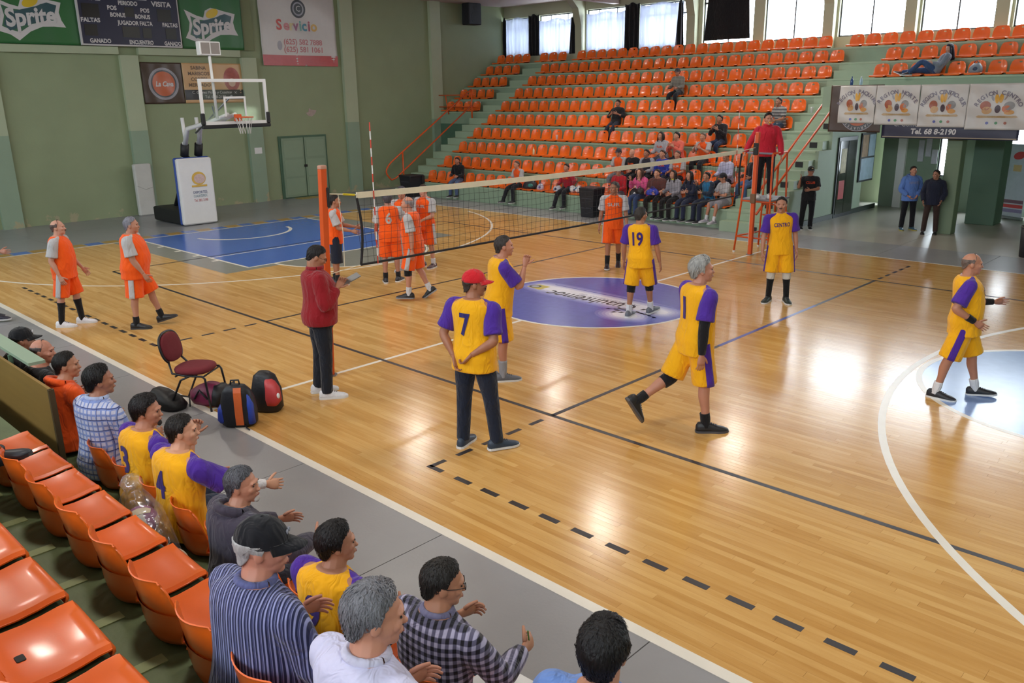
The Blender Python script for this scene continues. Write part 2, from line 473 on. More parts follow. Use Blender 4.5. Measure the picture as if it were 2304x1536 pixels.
# centre circle with the town's name across it
disc(0, 0, 1.8, 0, 360, M_purple, 'centre_circle', 0.0008)
arc(0, 0, 1.8, 0, 360, 0.05, M_white)
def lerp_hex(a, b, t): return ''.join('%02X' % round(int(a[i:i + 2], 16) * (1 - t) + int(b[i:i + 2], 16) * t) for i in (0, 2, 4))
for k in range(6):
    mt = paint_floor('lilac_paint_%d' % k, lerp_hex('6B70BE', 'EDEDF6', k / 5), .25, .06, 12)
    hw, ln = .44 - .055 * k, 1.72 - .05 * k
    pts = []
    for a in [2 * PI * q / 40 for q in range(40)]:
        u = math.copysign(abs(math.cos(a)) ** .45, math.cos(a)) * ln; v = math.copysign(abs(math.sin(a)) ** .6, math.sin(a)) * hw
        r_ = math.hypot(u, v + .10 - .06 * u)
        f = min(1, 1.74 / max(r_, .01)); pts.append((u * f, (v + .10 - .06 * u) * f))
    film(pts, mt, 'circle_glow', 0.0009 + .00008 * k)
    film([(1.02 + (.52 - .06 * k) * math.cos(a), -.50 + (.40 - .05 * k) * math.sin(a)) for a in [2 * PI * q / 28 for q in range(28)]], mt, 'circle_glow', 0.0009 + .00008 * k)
line(-1.25, .44, 1.62, .36, .035, M_purple, 'circle_rule', 0.0014)
M_ink = mat('dark_ink', '2B2B33', .4)
T = frame_M((-0.05, -.06, 0.0018), (-1, -.02, 0), (.02, -1, 0))
text('Cuauhtémoc', T, M_ink, floor, size=0.50, width=1.85, bold=.006)
text('Ayuntamiento de', frame_M((.2, .14, 0.0018), (-1, .03, 0), (-.03, -1, 0)), mat('pale_ink', '9A9AB0', .4), floor, size=0.16, width=1.3)
for k in range(9):
    a = k * .7; film([(1.0 + .25 * math.cos(a) + d * .03, -.25 + .22 * math.sin(a * 1.3) + e * .05) for d, e in ((-1, -1), (1, -.4), (1.6, .8), (-.8, 1))], M_ink, 'emblem_stroke', 0.0018)
film([(-1.56, .0), (-1.2, -.05), (-1.2, .25), (-1.5, .27)], paint_floor('yellow_crest_paint', 'C9B93C', .3), 'crest_field', 0.0016)
film([(-1.47 + .12 * math.cos(a * PI / 8) + .02, .11 + .11 * math.sin(a * PI / 8)) for a in range(16)], M_ink, 'crest_ring', 0.0018)
film([(-1.45 + .08 * math.cos(a * PI / 8), .11 + .07 * math.sin(a * PI / 8)) for a in range(16)], mat('crest_grey', 'B9BBC0', .4), 'crest_face', 0.0020)

# ---- left end wall with pilasters
XW = -17.42
ZC = 6.86
wall = MB().box(XW - .3, XW, -16.4, 18.0, 0, ZC).build('wall_left', G_wall)
tag(wall, 'tall green painted end wall with pale pilasters', kind='structure')
for yc in (-11.8, -7.85, -3.92, -0.13, 3.72, 7.66, 11.8):
    MB().box(XW, XW + .14, yc - .26, yc + .26, 0, 2.5).build('pilaster_base', G_low, wall)
    MB().box(XW, XW + .14, yc - .26, yc + .26, 2.5, 4.64 if yc < 4 else ZC).build('pilaster_shaft', G_pale, wall)
for a, b in ((-11.4, -8.2), (-7.5, -4.25), (-4.2, -.42), (.16, 3.42)):
    MB().box(XW, XW + .16, a, b, 4.66, 4.86).build('ledge', G_pale, wall)
MB().box(XW, XW + .10, -11.8, 3.98, 4.86, ZC).build('upper_band', wall_paint('olive_wall', '7C8560'), wall)
# double door in the end wall
door = MB().box(XW, XW + .05, 4.58, 6.50, 0.0, 2.12).build('door_1', G_dark)
tag(door, 'green double door in the end wall left of the net post', kind='structure')
for a, b in ((4.66, 5.52), (5.56, 6.42)):
    lf = MB().box(XW + .05, XW + .09, a, b, .04, 2.05).build('door_leaf', wall_paint('door_green', '82967F'), door)
    for z0 in (.12, .75, 1.40): MB().box(XW + .09, XW + .10, a + .06, b - .06, z0, z0 + .56).build('door_panel', wall_paint('door_green2', '889C84'), lf)
MB().box(XW + .09, XW + .14, 5.49, 5.59, 1.05, 1.13).build('door_lock', M_dark, door)
# daylight below the door leaf, imitated by a thin yellowish slab
MB().box(XW + .14, XW + .62, 4.95, 5.75, 0.0, 0.012).build('daylight_patch', mat('painted_daylight', 'B09A55', .4, .3), door)

# ---- far wall with the row of windows
YF = 15.75
wins = [(-17.35, -15.88, 6.40), (-15.45, -13.45, 6.42), (-12.98, -11.05, 6.45), (-10.5, -8.5, 6.45), (-7.85, -5.92, 6.68), (-5.53, -3.52, 6.68), (-3.05, -1.07, 6.68), (-.63, 1.31, 6.68), (1.77, 3.7, 6.68), (4.15, 6.1, 6.68), (6.55, 8.5, 6.68), (8.95, 10.9, 6.68), (11.35, 13.3, 6.68)]
SILL = 4.94
fwall = MB()
fwall.box(-17.8, -1.0, YF, YF + .35, 0, SILL)
fwall.box(-1.0, 18, YF, YF + .35, 2.95, SILL)
fwall.box(-17.8, 18, YF, YF + .35, 6.68, 7.1)
prev = -17.8
for a, b, t in wins:
    fwall.box(prev, a, YF, YF + .35, SILL, 6.68)
    if t < 6.68: fwall.box(a, b, YF, YF + .35, t, 6.68)
    prev = b
fwall.box(prev, 18, YF, YF + .35, SILL, 6.68)
wf = tag(fwall.build('wall_far', M_far), 'cream far wall above the top row of seats', kind='structure')
for xc in (-13.2, -8.17, -3.28, -.85, 1.54):
    # haunched ribs between the windows
    rib = MB()
    prof = [(YF, 4.6), (YF - .22, 4.6), (YF - .25, 5.9), (YF - .45, 6.5), (YF - .9, 6.86), (YF, 6.86)]
    rib.loft([[(xc + s * .16, yy, zz) for yy, zz in prof] for s in (-1, 1)])
    rib.build('wall_rib', M_far, wf)
M_glass = None
def glass_mat():
    m, nt, b = nodes_of('window_glass')
    out = nt.nodes['Material Output']
    tr = N(nt, 'ShaderNodeBsdfTransparent'); gl = N(nt, 'ShaderNodeBsdfGlossy'); gl.inputs['Roughness'].default_value = .05
    mx = N(nt, 'ShaderNodeMixShader'); mx.inputs[0].default_value = .07
    nt.links.new(tr.outputs[0], mx.inputs[1]); nt.links.new(gl.outputs[0], mx.inputs[2]); nt.links.new(mx.outputs[0], out.inputs[0])
    return m
M_glass = glass_mat()
M_frame = mat('dark_window_bar', '4A4C50', .5)
for n, (a, b, t) in enumerate(wins):
    w = thing('window_%d' % (n + 1), 'steel framed window in the far wall, %s from the left' % WORDS[n], None, kind='structure')
    zt = t - .40
    yy = YF + .12
    xm = (a + b) / 2
    for x0, x1, z0, z1 in ((a, a + .04, SILL, t), (b - .04, b, SILL, t), (a, b, SILL, SILL + .04), (a, b, t - .04, t), (a, b, zt - .03, zt + .03), (xm - .02, xm + .02, SILL, zt), (a + .28 * (b - a) - .015, a + .28 * (b - a) + .015, zt, t), (a + .72 * (b - a) - .015, a + .72 * (b - a) + .015, zt, t)):
        MB().box(x0, x1, yy - .02, yy + .02, z0, z1).build('frame_bar', M_frame, w)
    for x0, x1, z0, z1 in ((a, xm, SILL, zt), (xm, b, SILL, zt), (a, a + .28 * (b - a), zt, t), (a + .28 * (b - a), a + .72 * (b - a), zt, t), (a + .72 * (b - a), b, zt, t)):
        MB().box(x0 + .02, x1 - .02, yy - .002, yy + .002, z0 + .02, z1 - .02).build('pane', M_glass, w)

# curtains
def sheer_mat(name, col, trans):
    m, nt, b = nodes_of(name)
    out = nt.nodes['Material Output']
    tc = N(nt, 'ShaderNodeTexCoord'); mp = N(nt, 'ShaderNodeMapping'); mp.inputs['Scale'].default_value = (26, 1, .8)
    nt.links.new(tc.outputs['Object'], mp.inputs[0])
    nz = N(nt, 'ShaderNodeTexNoise', inp={'Scale': .5, 'Detail': 3.0}); nt.links.new(mp.outputs[0], nz.inputs[0])
    tl = N(nt, 'ShaderNodeBsdfTranslucent'); tl.inputs[0].default_value = rgba(srgb(col))
    df = N(nt, 'ShaderNodeBsdfDiffuse'); df.inputs[0].default_value = rgba(srgb(col))
    tp = N(nt, 'ShaderNodeBsdfTransparent')
    m1 = N(nt, 'ShaderNodeMixShader'); m1.inputs[0].default_value = .45
    nt.links.new(tl.outputs[0], m1.inputs[1]); nt.links.new(df.outputs[0], m1.inputs[2])
    mr = N(nt, 'ShaderNodeMapRange'); mr.inputs[1].default_value = .35; mr.inputs[2].default_value = .7; mr.inputs[3].default_value = trans * .4; mr.inputs[4].default_value = trans
    nt.links.new(nz.outputs[0], mr.inputs[0])
    m2 = N(nt, 'ShaderNodeMixShader'); nt.links.new(mr.outputs[0], m2.inputs[0])
    nt.links.new(m1.outputs[0], m2.inputs[1]); nt.links.new(tp.outputs[0], m2.inputs[2]); nt.links.new(m2.outputs[0], out.inputs[0])
    return m
M_sheer = sheer_mat('sheer_grey_curtain', 'AEB2C2', .16)
M_blackc = cloth('141418', name='black_curtain_cloth')
def curtain(name, label, x0, x1, z0, z1, mt, y=YF - .06, folds=7, amp=.025, skew=0.0, cat='curtain', group=None):
    nx, nz = 40, 8; vs = []; fs = []
    for s, off in ((0, 0), (1, .012)):
        for j in range(nz + 1):
            for i in range(nx + 1):
                u, v = i / nx, j / nz
                xx = x0 + (x1 - x0) * u + skew * (1 - v) * (u - .5) - .05 * math.sin(PI * v) * math.sin(2 * PI * u)
                vs.append((xx, y + off + amp * math.sin(folds * 2 * PI * u + .6 * v) * (1.2 - .5 * v), z0 + (z1 - z0) * v - .04 * math.sin(u * PI * 3) * v * (1 if folds > 3 else 2)))
    n = (nx + 1) * (nz + 1)
    for s in (0, 1):
        for j in range(nz):
            for i in range(nx):
                a = s * n + j * (nx + 1) + i; q = (a, a + 1, a + nx + 2, a + nx + 1)
                fs.append(q if s == 0 else q[::-1])
    for i in range(nx): fs += [(i + 1, i, n + i, n + i + 1)]; k = nz * (nx + 1) + i; fs += [(k, k + 1, n + k + 1, n + k)]
    for j in range(nz):
        k = j * (nx + 1); fs += [(k, k + nx + 1, n + k + nx + 1, n + k)]; k += nx; fs += [(k + nx + 1, k, n + k, n + k + nx + 1)]
    o = MB().add(vs, fs).build(name, mt, None, smooth=True)
    return tag(o, label, cat, group)
curtain('sheer_curtain', 'thin grey curtain over the far-left window by the corner', -17.3, -15.9, SILL - .02, 6.38, M_sheer)
curtain('sheer_curtain', 'thin grey curtain over the second window from the left corner', -15.4, -13.6, SILL - .02, 6.22, M_sheer)
curtain('sheer_curtain', 'thin grey curtain right of the first wall rib', -12.95, -11.1, SILL - .02, 6.30, M_sheer)
curtain('sheer_curtain', 'thin grey curtain left of the hung black cloth window', -10.45, -8.6, SILL - .02, 6.42, M_sheer, folds=9)
curtain('black_curtain', 'gathered black curtain between the two left corner windows', -15.95, -15.38, SILL - .05, 6.45, M_blackc, y=YF - .09, folds=4)
curtain('black_curtain', 'gathered black curtain between the third and fourth windows', -11.1, -10.45, SILL - .05, 6.5, M_blackc, y=YF - .09, folds=4)
curtain('black_curtain', 'narrow black curtain edge tied at the first wall rib', -13.68, -13.42, SILL - .05, 6.3, M_blackc, y=YF - .09, folds=2, skew=.2)
curtain('black_curtain', 'narrow black curtain edge right of the fourth window', -8.78, -8.62, SILL - .05, 6.42, M_blackc, y=YF - .09, folds=2, skew=.2)
curtain('black_curtain', 'narrow black curtain edge in the corner beside the end wall', -17.42, -17.24, SILL - .05, 6.38, M_blackc, y=YF - .09, folds=2)
curtain('black_cloth', 'black cloth pinned across the fifth window', -7.62, -6.12, SILL + .12, 6.62, M_blackc, y=YF - .05, folds=1.5, amp=.03, skew=.25)

# ---- ceiling and the walls behind the camera, with the windows of the near side
ceil = tag(MB().box(-17.8, 18.3, -16.8, 16.2, ZC, ZC + .25).build('ceiling', M_ceil), 'pinkish flat ceiling of the sports hall', kind='structure')
for xx in (-11.5, -4.6, 2.3, 9.2):
    MB().box(xx - .12, xx + .12, -16.4, 15.7, ZC - .32, ZC).build('ceiling_beam', M_ceil, ceil)
tag(MB().box(18.0, 18.3, -16.8, 20.2, 0, ZC).build('wall_right', G_wall), 'green end wall beyond the right basket', kind='structure')
nw = MB().box(-17.8, 18.3, -16.7, -16.4, 0, 5.3).box(-17.8, 18.3, -16.7, -16.4, 6.7, ZC)
for k in range(16): nw.box(-17.8 + 2.4 * k, -17.3 + 2.4 * k, -16.7, -16.4, 5.3, 6.7)
tag(nw.build('wall_near', M_far), 'cream wall behind the near stand with a band of windows', kind='structure')

# ---- ceiling lamps
for i, lx in enumerate((-9.06, -2.27, 4.5, 11.3)):
    for j, ly in enumerate((-9.0, -2.85, 3.3, 9.4)):
        if lx > 0 and ly > 0: continue
        t = thing('high_bay_lamp', 'ceiling lamp, %s row from the left wall, %s from the near side' % (WORDS[i], WORDS[j]), 'lamp', (lx, ly, 6.5), group='ceiling lamps')
        MB().lathe([(.05, .30), (.10, .28), (.12, .16), (.37, .0), (.38, -.02), (.36, -.02), (.10, .12), (.02, .13)], 20).build('shade', M_metal, t, smooth=True)
        MB().lathe([(.01, .03), (.30, .02), (.32, .0), (.30, -.02), (.01, -.03)], 16).build('bulb', mat('lamp_glow', 'FFF0D8', .4, emit=3.5), t, smooth=True)
        MB().cyl(0, 0, .28, ZC - 6.5, .012).build('stem', M_metal, t)
        l = bpy.data.lights.new('bulb_light', 'AREA'); l.shape = 'DISK'; l.size = .62; l.energy = LAMP_POWER; l.color = LAMP_COLOR
        lo = obj('bulb_light', l, t); lo.location = (0, 0, -.05)
# ================================================================ FAR STAND
R0, RD, RZ0, RR = 8.18, 0.744, 0.50, 0.454
def fy(i): return R0 + RD * i
def fz(i): return RZ0 + RR * i
BX0, BX1 = -14.24, -2.2
stand = thing('far_stand', 'green stepped concrete stand along the far side of the court', None, kind='structure')
def step(x0, x1, i, mt=None, back=None):
    o = MB(); z0 = 0 if i == 0 else fz(i - 1) - .02
    o.cur = 0; o.box(x0, x1, fy(i), fy(i + 1) + .02 if back is None else back, z0, fz(i) - .05)
    o.cur = 1; o.box(x0, x1, fy(i) - .015, fy(i + 1) + .02 if back is None else back, fz(i) - .05, fz(i))
    return o.build('step', [mt or G_riser, G_step], stand)
for i in range(10):
    step(BX0, BX1, i, back=YF if i == 9 else None)
    if i >= 5: step(XW, BX0, i, back=YF if i == 9 else None)
    if i < 9: step(BX1, -1.0, i, G_step)
    else: step(BX1, -1.0, i, back=YF)
    if i >= 7: step(-1.0, 14.0, i, back=YF if i == 9 else None)
# dark retaining wall under the left corner block
MB().box(XW, -15.25, fy(5) - .02, fy(5) + .1, 0, fz(4)).build('retaining_wall', G_dark, stand)
# aisle stairs: left aisle rises beside the block, both with half steps
def aisle(x0, x1, i0, i1, full):
    for i in range(i0, i1):
        zb = fz(i - 1) if i > 0 else 0.0
        if full: MB().box(x0, x1, fy(i), fy(i + 1) + .02, 0 if i < 5 else zb - .02, fz(i)).build('stair_block', G_step, stand)
        MB().box(x0 + .01, x1 - .01, fy(i) - .36, fy(i) + .01, zb, zb + (fz(i) - zb) * .5).build('half_step', G_step, stand)
aisle(-15.25, BX0, 0, 5, True)
aisle(-15.25, BX0, 5, 10, False)
aisle(BX1, -1.0, 0, 9, False)
# step lights in the risers of the right aisle
for i in range(0, 8):
    MB().box(-1.36, -1.16, fy(i) - .375, fy(i) - .355, fz(i) - .40 if i else .04, fz(i) - .26 if i else .18).build('step_light', M_dark, stand)
# orange hand rails
def rail(name, label, segs, r=.028, kind=None):
    t = thing(name, label, 'hand rail')
    for nm, pts in segs:
        MB().tube(pts, r, 8).build(nm, ORANGE_P, t, smooth=True)
    return t
def zr(y): return fz(0) + (y - R0) * RR / RD
XA = -15.2
a, b = 7.75, 11.65
low = [(XA, a, zr(a) + .42)]
bend = [(XA, a - .32 + .0 * k, 0) for k in range(1)]
top = [(XA, b, zr(b) + .98), (XA, a + .05, zr(a) + 1.0)]
loop = [(XA, a - .10 - .22 * math.sin(PI * k / 6), zr(a) + .95 - .60 * (k / 6) - .05) for k in range(7)]
rail('stair_rail', 'orange looped hand rail of the left stairs, by the end wall', [
    ('rail_tube', top + loop + [(XA, a + .1, zr(a) + .35), (XA, b, zr(b) + .40)]),
    ('post', [(XA, a + .45, zr(a) - .15), (XA, a + .45, zr(a + .45) + .98)]),
    ('post', [(XA, b, zr(b) - .2), (XA, b, zr(b) + .98)])])
rail('landing_rail', 'orange guard rail across the landing in front of the left corner seats', [
    ('rail_tube', [(XW + .05, fy(5) - .05, fz(5) + .62), (-15.25, fy(5) - .05, fz(5) + .62)]),
    ('rail_tube', [(XW + .05, fy(5) - .05, fz(5) + .18), (-15.25, fy(5) - .05, fz(5) + .18)]),
    ('post', [(-16.9, fy(5) - .05, fz(5) + .62), (-16.75, fy(5) - .05, fz(5) - .1)])], r=.022)
XB = -1.06
a, b = 7.55, 11.25
rail('stair_rail', 'orange double hand rail of the right stairs, beside the banners', [
    ('rail_tube', [(XB, a, zr(a) + .92), (XB, b, zr(b) + .98)]),
    ('rail_tube', [(XB, a, zr(a) + .42), (XB, b, zr(b) + .48)]),
    ('post', [(XB, b, zr(b) - .15), (XB, b, zr(b) + .98)]),
    ('post', [(XB, a + .55, zr(a + .55) - .4), (XB, a + .55, zr(a + .55) + .95)]),
    ('post', [(XB, a + .95, zr(a + .95) - .4), (XB, a + .95, zr(a + .95) + .95)])], r=.03)

# ---- lobby under the right part of the stand
XL = -0.98
lob = MB(); lob.cur = 0
lob.box(XL - .04, XL, 8.18, 9.0, 0, fz(1)); 
poly = [(8.18, 0)]
for i in range(0, 7): poly += [(fy(i), fz(i)), (fy(i + 1), fz(i))]
poly += [(fy(7), 3.4), (fy(7), 0)]
lob = MB().loft([[(XL + s, y, z) for y, z in poly] for s in (-.02, .06)])
wl = tag(lob.build('wall_lobby', wall_paint('lobby_green', '9BAC96')), 'green side wall of the right stairs with lobby door and window', kind='structure')
MB().box(XL + .06, XL + .09, 9.2, 14.5, 0, .13).build('baseboard', mat('dark_base', '2E3A33', .5), wl)
# dark doorway and glazed window on that wall
dw = tag(MB().box(XL + .05, XL + .10, 11.55, 12.75, 0.0, 2.15).build('door_2', mat('dark_door_frame', '20262A', .4)), 'dark glazed lobby door beside the stairs', kind='structure')
gl = mat('dim_glass', '3A4038', .12, var=.5, scale=3)
for a, b in ((11.62, 12.1), (12.14, 12.68)):
    MB().box(XL + .10, XL + .115, a, b, .1, 2.05).build('pane', gl, dw)
MB().box(XL + .116, XL + .12, 11.7, 12.05, .5, 1.0).build('notice', mat('red_notice', 'B0383A', .6), dw)
MB().box(XL + .116, XL + .12, 11.72, 12.05, 1.2, 1.85).build('notice', mat('pale_notice', 'B9AE8C', .6, var=.5, scale=9), dw)
wn = tag(MB().box(XL + .05, XL + .10, 13.05, 14.05, .85, 2.2).build('window_20', mat('dark_door_frame', '20262A')), 'small dark framed lobby window', kind='structure')
for a, b, c, d, mt in ((13.1, 13.5, 1.55, 2.15, mat('warm_view', 'A08468', .3, var=.5, scale=6)), (13.55, 14.0, 1.55, 2.15, mat('cool_view', '9DB4C4', .3, var=.3, scale=6)), (13.1, 14.0, .9, 1.5, mat('cool_view', '9DB4C4'))):
    MB().box(XL + .10, XL + .11, a, b, c, d).build('pane', mt, wn)
# balcony deck, columns and the back wall
deck = tag(MB().box(-.92, 14.0, 10.35, 13.5, 2.95, 3.45).box(-.92, 14.0, 13.4, 15.75, 2.95, 3.2).build('ceiling_lobby', G_low), 'green balcony deck over the lobby', kind='structure')
YB = 16.6
bk = MB()
bk.box(-1.0, .55, 15.0, 15.15, 0, 2.95)
bk.box(.55, 1.15, 15.0, 15.15, 0, .95).box(.55, 1.15, 15.0, 15.15, 2.5, 2.95)
bk.box(1.15, 1.9, 15.0, 15.15, 0, 2.95)
bk.box(1.9, 2.75, 15.0, 15.15, 2.45, 2.95)
bk.box(2.75, 14.0, 15.0, 15.15, 0, 2.95)
wb = tag(bk.build('wall_lobby_back', wall_paint('lobby_back_green', '7F907C')), 'green back wall of the lobby with window and open door', kind='structure')
w2 = thing('window_21', 'bright lobby window behind the two standing men', None, kind='structure')
for x0, x1, z0, z1 in ((.55, .59, .95, 2.5), (1.11, 1.15, .95, 2.5), (.83, .87, .95, 2.5), (.55, 1.15, 2.46, 2.5), (.55, 1.15, .95, .99)):
    MB().box(x0, x1, 15.05, 15.1, z0, z1).build('frame_bar', M_frame, w2)
MB().box(.57, 1.13, 15.07, 15.074, .97, 2.48).build('pane', M_glass, w2)
MB().box(-.55, -.32, 14.9, 15.0, 0, 2.3).build('white_panel', M_wht, wb)
for k, (a, c) in enumerate(((.0, 1.35), (.2, 1.5), (.38, 1.3))):
    tag(MB().box(a, a + .15, 14.97, 15.0, c, c + .6 - .1 * k).build('notice_sheet', mat('pale_notice2', 'B8B6C0', .6, var=.15, scale=12)), 'pale paper notice on the lobby back wall, %s from the left' % WORDS[k], 'notice', 'lobby notices')
for (cx, cy, w, lb) in ((2.22, 10.85, .17, 'slim square green column under the banners behind the man in dark jacket'), (2.42, 13.1, .34, 'thick green column deep in the lobby left of the white poster')):
    o = MB().rbox(cx - w, cx + w, cy - w, cy + w, 0, 2.96, .02).build('column', wall_paint('column_green', '6F8168') if w < .2 else wall_paint('column_green2', '4F6B58'))
    tag(o, lb, 'column', kind=None)
o = thing('roll_up_poster', 'white roll-up poster with a red oval in the lobby', 'poster', (2.75, 14.3, 0), math.radians(-20))
MB().rbox(-.34, .34, -.06, .06, 0, .07, .02).build('poster_foot', M_metal, o)
MB().box(-.31, .31, -.006, .006, .07, 1.95).build('poster_sheet', mat('poster_white', 'A9ABB8', .4), o)
M_red = mat('banner_red', 'B5393C', .5)
MB().loft([[(.16 * math.cos(t * PI / 12) + .02, y, 1.66 + .10 * math.sin(t * PI / 12) + .03 * math.cos(t * PI / 12)) for t in range(24)] for y in (-.0075, -.006)]).build('red_oval', M_red, o)
for z0, mt in ((.30, M_red), (.42, mat('poster_maroon', '6E4A5A', .5)), (.18, mat('poster_violet', '7A6E92', .5))):
    MB().box(-.30, .30, -.0075, -.006, z0, z0 + .09).build('colour_band', mt, o)
MB().box(-.10, .12, -.0075, -.006, 1.25, 1.42).build('emblem', mat('poster_tan', 'B89A6E', .5), o)

# ================================================================ ORANGE SEATS
def seat_mat(name, col, rough):
    m = mat(name, col, rough, var=.07, scale=9, bump=.015, bscale=90, spec=.5)
    m.node_tree.nodes['Principled BSDF'].inputs['Coat Weight'].default_value = .25
    m.node_tree.nodes['Principled BSDF'].inputs['Coat Roughness'].default_value = .12
    nt = m.node_tree; b = nt.nodes['Principled BSDF']
    oi = N(nt, 'ShaderNodeObjectInfo'); src = b.inputs['Base Color'].links[0].from_socket
    hv = N(nt, 'ShaderNodeHueSaturation'); mr = N(nt, 'ShaderNodeMapRange'); mr.inputs[3].default_value = .9; mr.inputs[4].default_value = 1.08
    nt.links.new(oi.outputs['Random'], mr.inputs[0]); nt.links.new(mr.outputs[0], hv.inputs['Value']); nt.links.new(src, hv.inputs['Color'])
    nt.links.new(hv.outputs[0], b.inputs['Base Color'])
    return m
M_seat = seat_mat('orange_seat_plastic', 'E3641A', .33)
def seat_mesh(name, fine, slot=True):
    """moulded shell: pan, upturned sides, back with a hand slot; local +y is the sitter's front"""
    if fine:
        prof = [(.205, -.055), (.214, -.03), (.212, -.006), (.195, .006), (.15, .004), (.09, -.006), (.02, -.013), (-.06, -.012), (-.12, -.002), (-.16, .018), (-.187, .050), (-.202, .095), (-.212, .145), (-.220, .19), (-.227, .225), (-.232, .255), (-.238, .288), (-.244, .308), (-.247, .312)]
        us = [-1, -.97, -.9, -.75, -.55, -.35, -.17, 0, .17, .35, .55, .75, .9, .97, 1]
    else:
        prof = [(.205, -.05), (.212, -.005), (.15, .004), (.02, -.012), (-.12, -.002), (-.187, .050), (-.212, .145), (-.227, .225), (-.232, .265), (-.244, .312)]
        us = [-1, -.93, -.5, -.16, .16, .5, .93, 1]
    n, m = len(prof), len(us); P = np.array(prof)
    vs = []; T = .006 if fine else .010
    tang = np.gradient(P, axis=0); nrm = np.stack([-tang[:, 1], tang[:, 0]], 1)
    nrm /= np.linalg.norm(nrm, axis=1)[:, None]
    nrm *= -1                                           # up for the pan, forward for the back
    for sgn in (1, -1):
        for i in range(n):
            s = i / (n - 1)
            hw = .212
            if s < .16: hw = .185 + .027 * math.sin(min(1, s / .16) * PI / 2)
            if P[i][1] > .06: hw = .214 - .040 * ((P[i][1] - .06) / .25) ** 2
            if P[i][1] > .305: hw -= .020
            for u in us:
                a = abs(u)
                lift = (.020 * a ** 3) if P[i][1] < .05 and i > 2 else (.070 * a ** 2.2 if P[i][1] >= .05 else 0)
                if a > .96: lift -= .018 if P[i][1] < .05 else .010
                crown = -.040 * a ** 3 * max(0, (P[i][1] - .12) / .19)
                y = P[i][0] + nrm[i][0] * (lift + (T if sgn < 0 else 0) * -1)
                z = P[i][1] + nrm[i][1] * (lift + (T if sgn < 0 else 0) * -1) + crown
                vs.append((u * hw, y, z))
    fs = []; N1 = n * m
    hole = set()
    for i in range(n - 1):
        zc = (P[i][1] + P[i + 1][1]) / 2
        if slot and (.235 <= zc <= .262 or (not fine and .225 < zc < .28 and i == n - 3)):
            for j in range(m - 1):
                if abs((us[j] + us[j + 1]) / 2) < .18: hole.add((i, j))
    for i in range(n - 1):
        for j in range(m - 1):
            if (i, j) in hole: continue
            a = i * m + j; fs += [(a, a + m, a + m + 1, a + 1), (N1 + a, N1 + a + 1, N1 + a + m + 1, N1 + a + m)]
    for (i, j) in hole:
        for (p, q, nb) in (((i, j), (i, j + 1), (i - 1, j)), ((i + 1, j), (i + 1, j + 1), (i + 1, j)), ((i, j), (i + 1, j), (i, j - 1)), ((i, j + 1), (i + 1, j + 1), (i, j + 1))):
            if nb not in hole:
                a, b = p[0] * m + p[1], q[0] * m + q[1]; fs.append((a, b, N1 + b, N1 + a))
    for j in range(m - 1): fs += [(j, j + 1, N1 + j + 1, N1 + j)]; k = (n - 1) * m + j; fs += [(k + 1, k, N1 + k, N1 + k + 1)]
    for i in range(n - 1): k = i * m; fs += [(k + m, k, N1 + k, N1 + k + m)]; k += m - 1; fs += [(k, k + m, N1 + k + m, N1 + k)]
    # the lower back hangs down behind the pan like a shield
    fl = [(-.2178, .145, .207), (-.2075, .095, .212), (-.2035, .045, .211), (-.198, .0, .197), (-.186, -.035, .168), (-.170, -.060, .120)]
    fu = us[1:-1]; b0 = len(vs); k2 = len(fu)
    for off in (0, -.007):
        for (y, z, hw) in fl:
            for u in fu: vs.append((u * hw / .97, y + off + .070 * abs(u) ** 2.2, z))
    n2 = len(fl) * k2
    for i in range(len(fl) - 1):
        for j in range(k2 - 1):
            a = b0 + i * k2 + j; fs += [(a, a + 1, a + k2 + 1, a + k2), (n2 + a, n2 + a + k2, n2 + a + k2 + 1, n2 + a + 1)]
    for j in range(k2 - 1): a = b0 + (len(fl) - 1) * k2 + j; fs.append((a, a + 1, n2 + a + 1, n2 + a))
    for i in range(len(fl) - 1):
        for a in (b0 + i * k2, b0 + i * k2 + k2 - 1): fs.append((a, a + k2, n2 + a + k2, n2 + a))
    me = bpy.data.meshes.new(name); me.from_pydata(vs, [], fs); me.materials.append(M_seat)
    bm = bmesh.new(); bm.from_mesh(me); bmesh.ops.recalc_face_normals(bm, faces=bm.faces); bm.to_mesh(me); bm.free()
    me.polygons.foreach_set('use_smooth', [True] * len(me.polygons)); me.set_sharp_from_angle(angle=math.radians(50))
    return me
SEAT_FAR = seat_mesh('seat_shell', False)
SEAT_NEAR = seat_mesh('seat_shell', True)
SEAT_PLAIN = seat_mesh('seat_shell', True, False)
seat_n = [0]
def far_seat(x, i, label, jit=True):
    o = bpy.data.objects.new('stadium_seat', SEAT_FAR); COL.objects.link(o)
    o.location = (x, fy(i) + .20, fz(i) + .065); o.rotation_euler = (0, 0, PI + (random.uniform(-.03, .03) if jit else 0))
    tag(o, label, 'seat', 'orange seats of the far stand'); seat_n[0] += 1
    return o
P0 = .4815
top_rest = MB()
rows = ['bottom', 'second', 'third', 'fourth', 'fifth', 'sixth', 'seventh', 'eighth', 'ninth', 'top']
for i in range(9):
    nm = 'bottom row' if i == 0 else '%s row from the bottom' % rows[i]
    for k in range(25):
        far_seat(BX0 + .24 + P0 * k, i, 'orange stand seat, %s, %s seat from the left stairs' % (nm, WORDS[k]))
for i in (5, 6, 7, 8):
    for k in range(4):
        far_seat(XW + .36 + .50 * k, i, 'orange corner seat by the end wall, %s row, %s from the wall' % (rows[i], WORDS[k]))
for i in (7, 8):
    for k in range(9):
        far_seat(-1.08 + .26 + .485 * k, i, 'orange balcony seat above the banners, %s row, %s from the stairs' % ('front' if i == 7 else 'second', WORDS[k]))
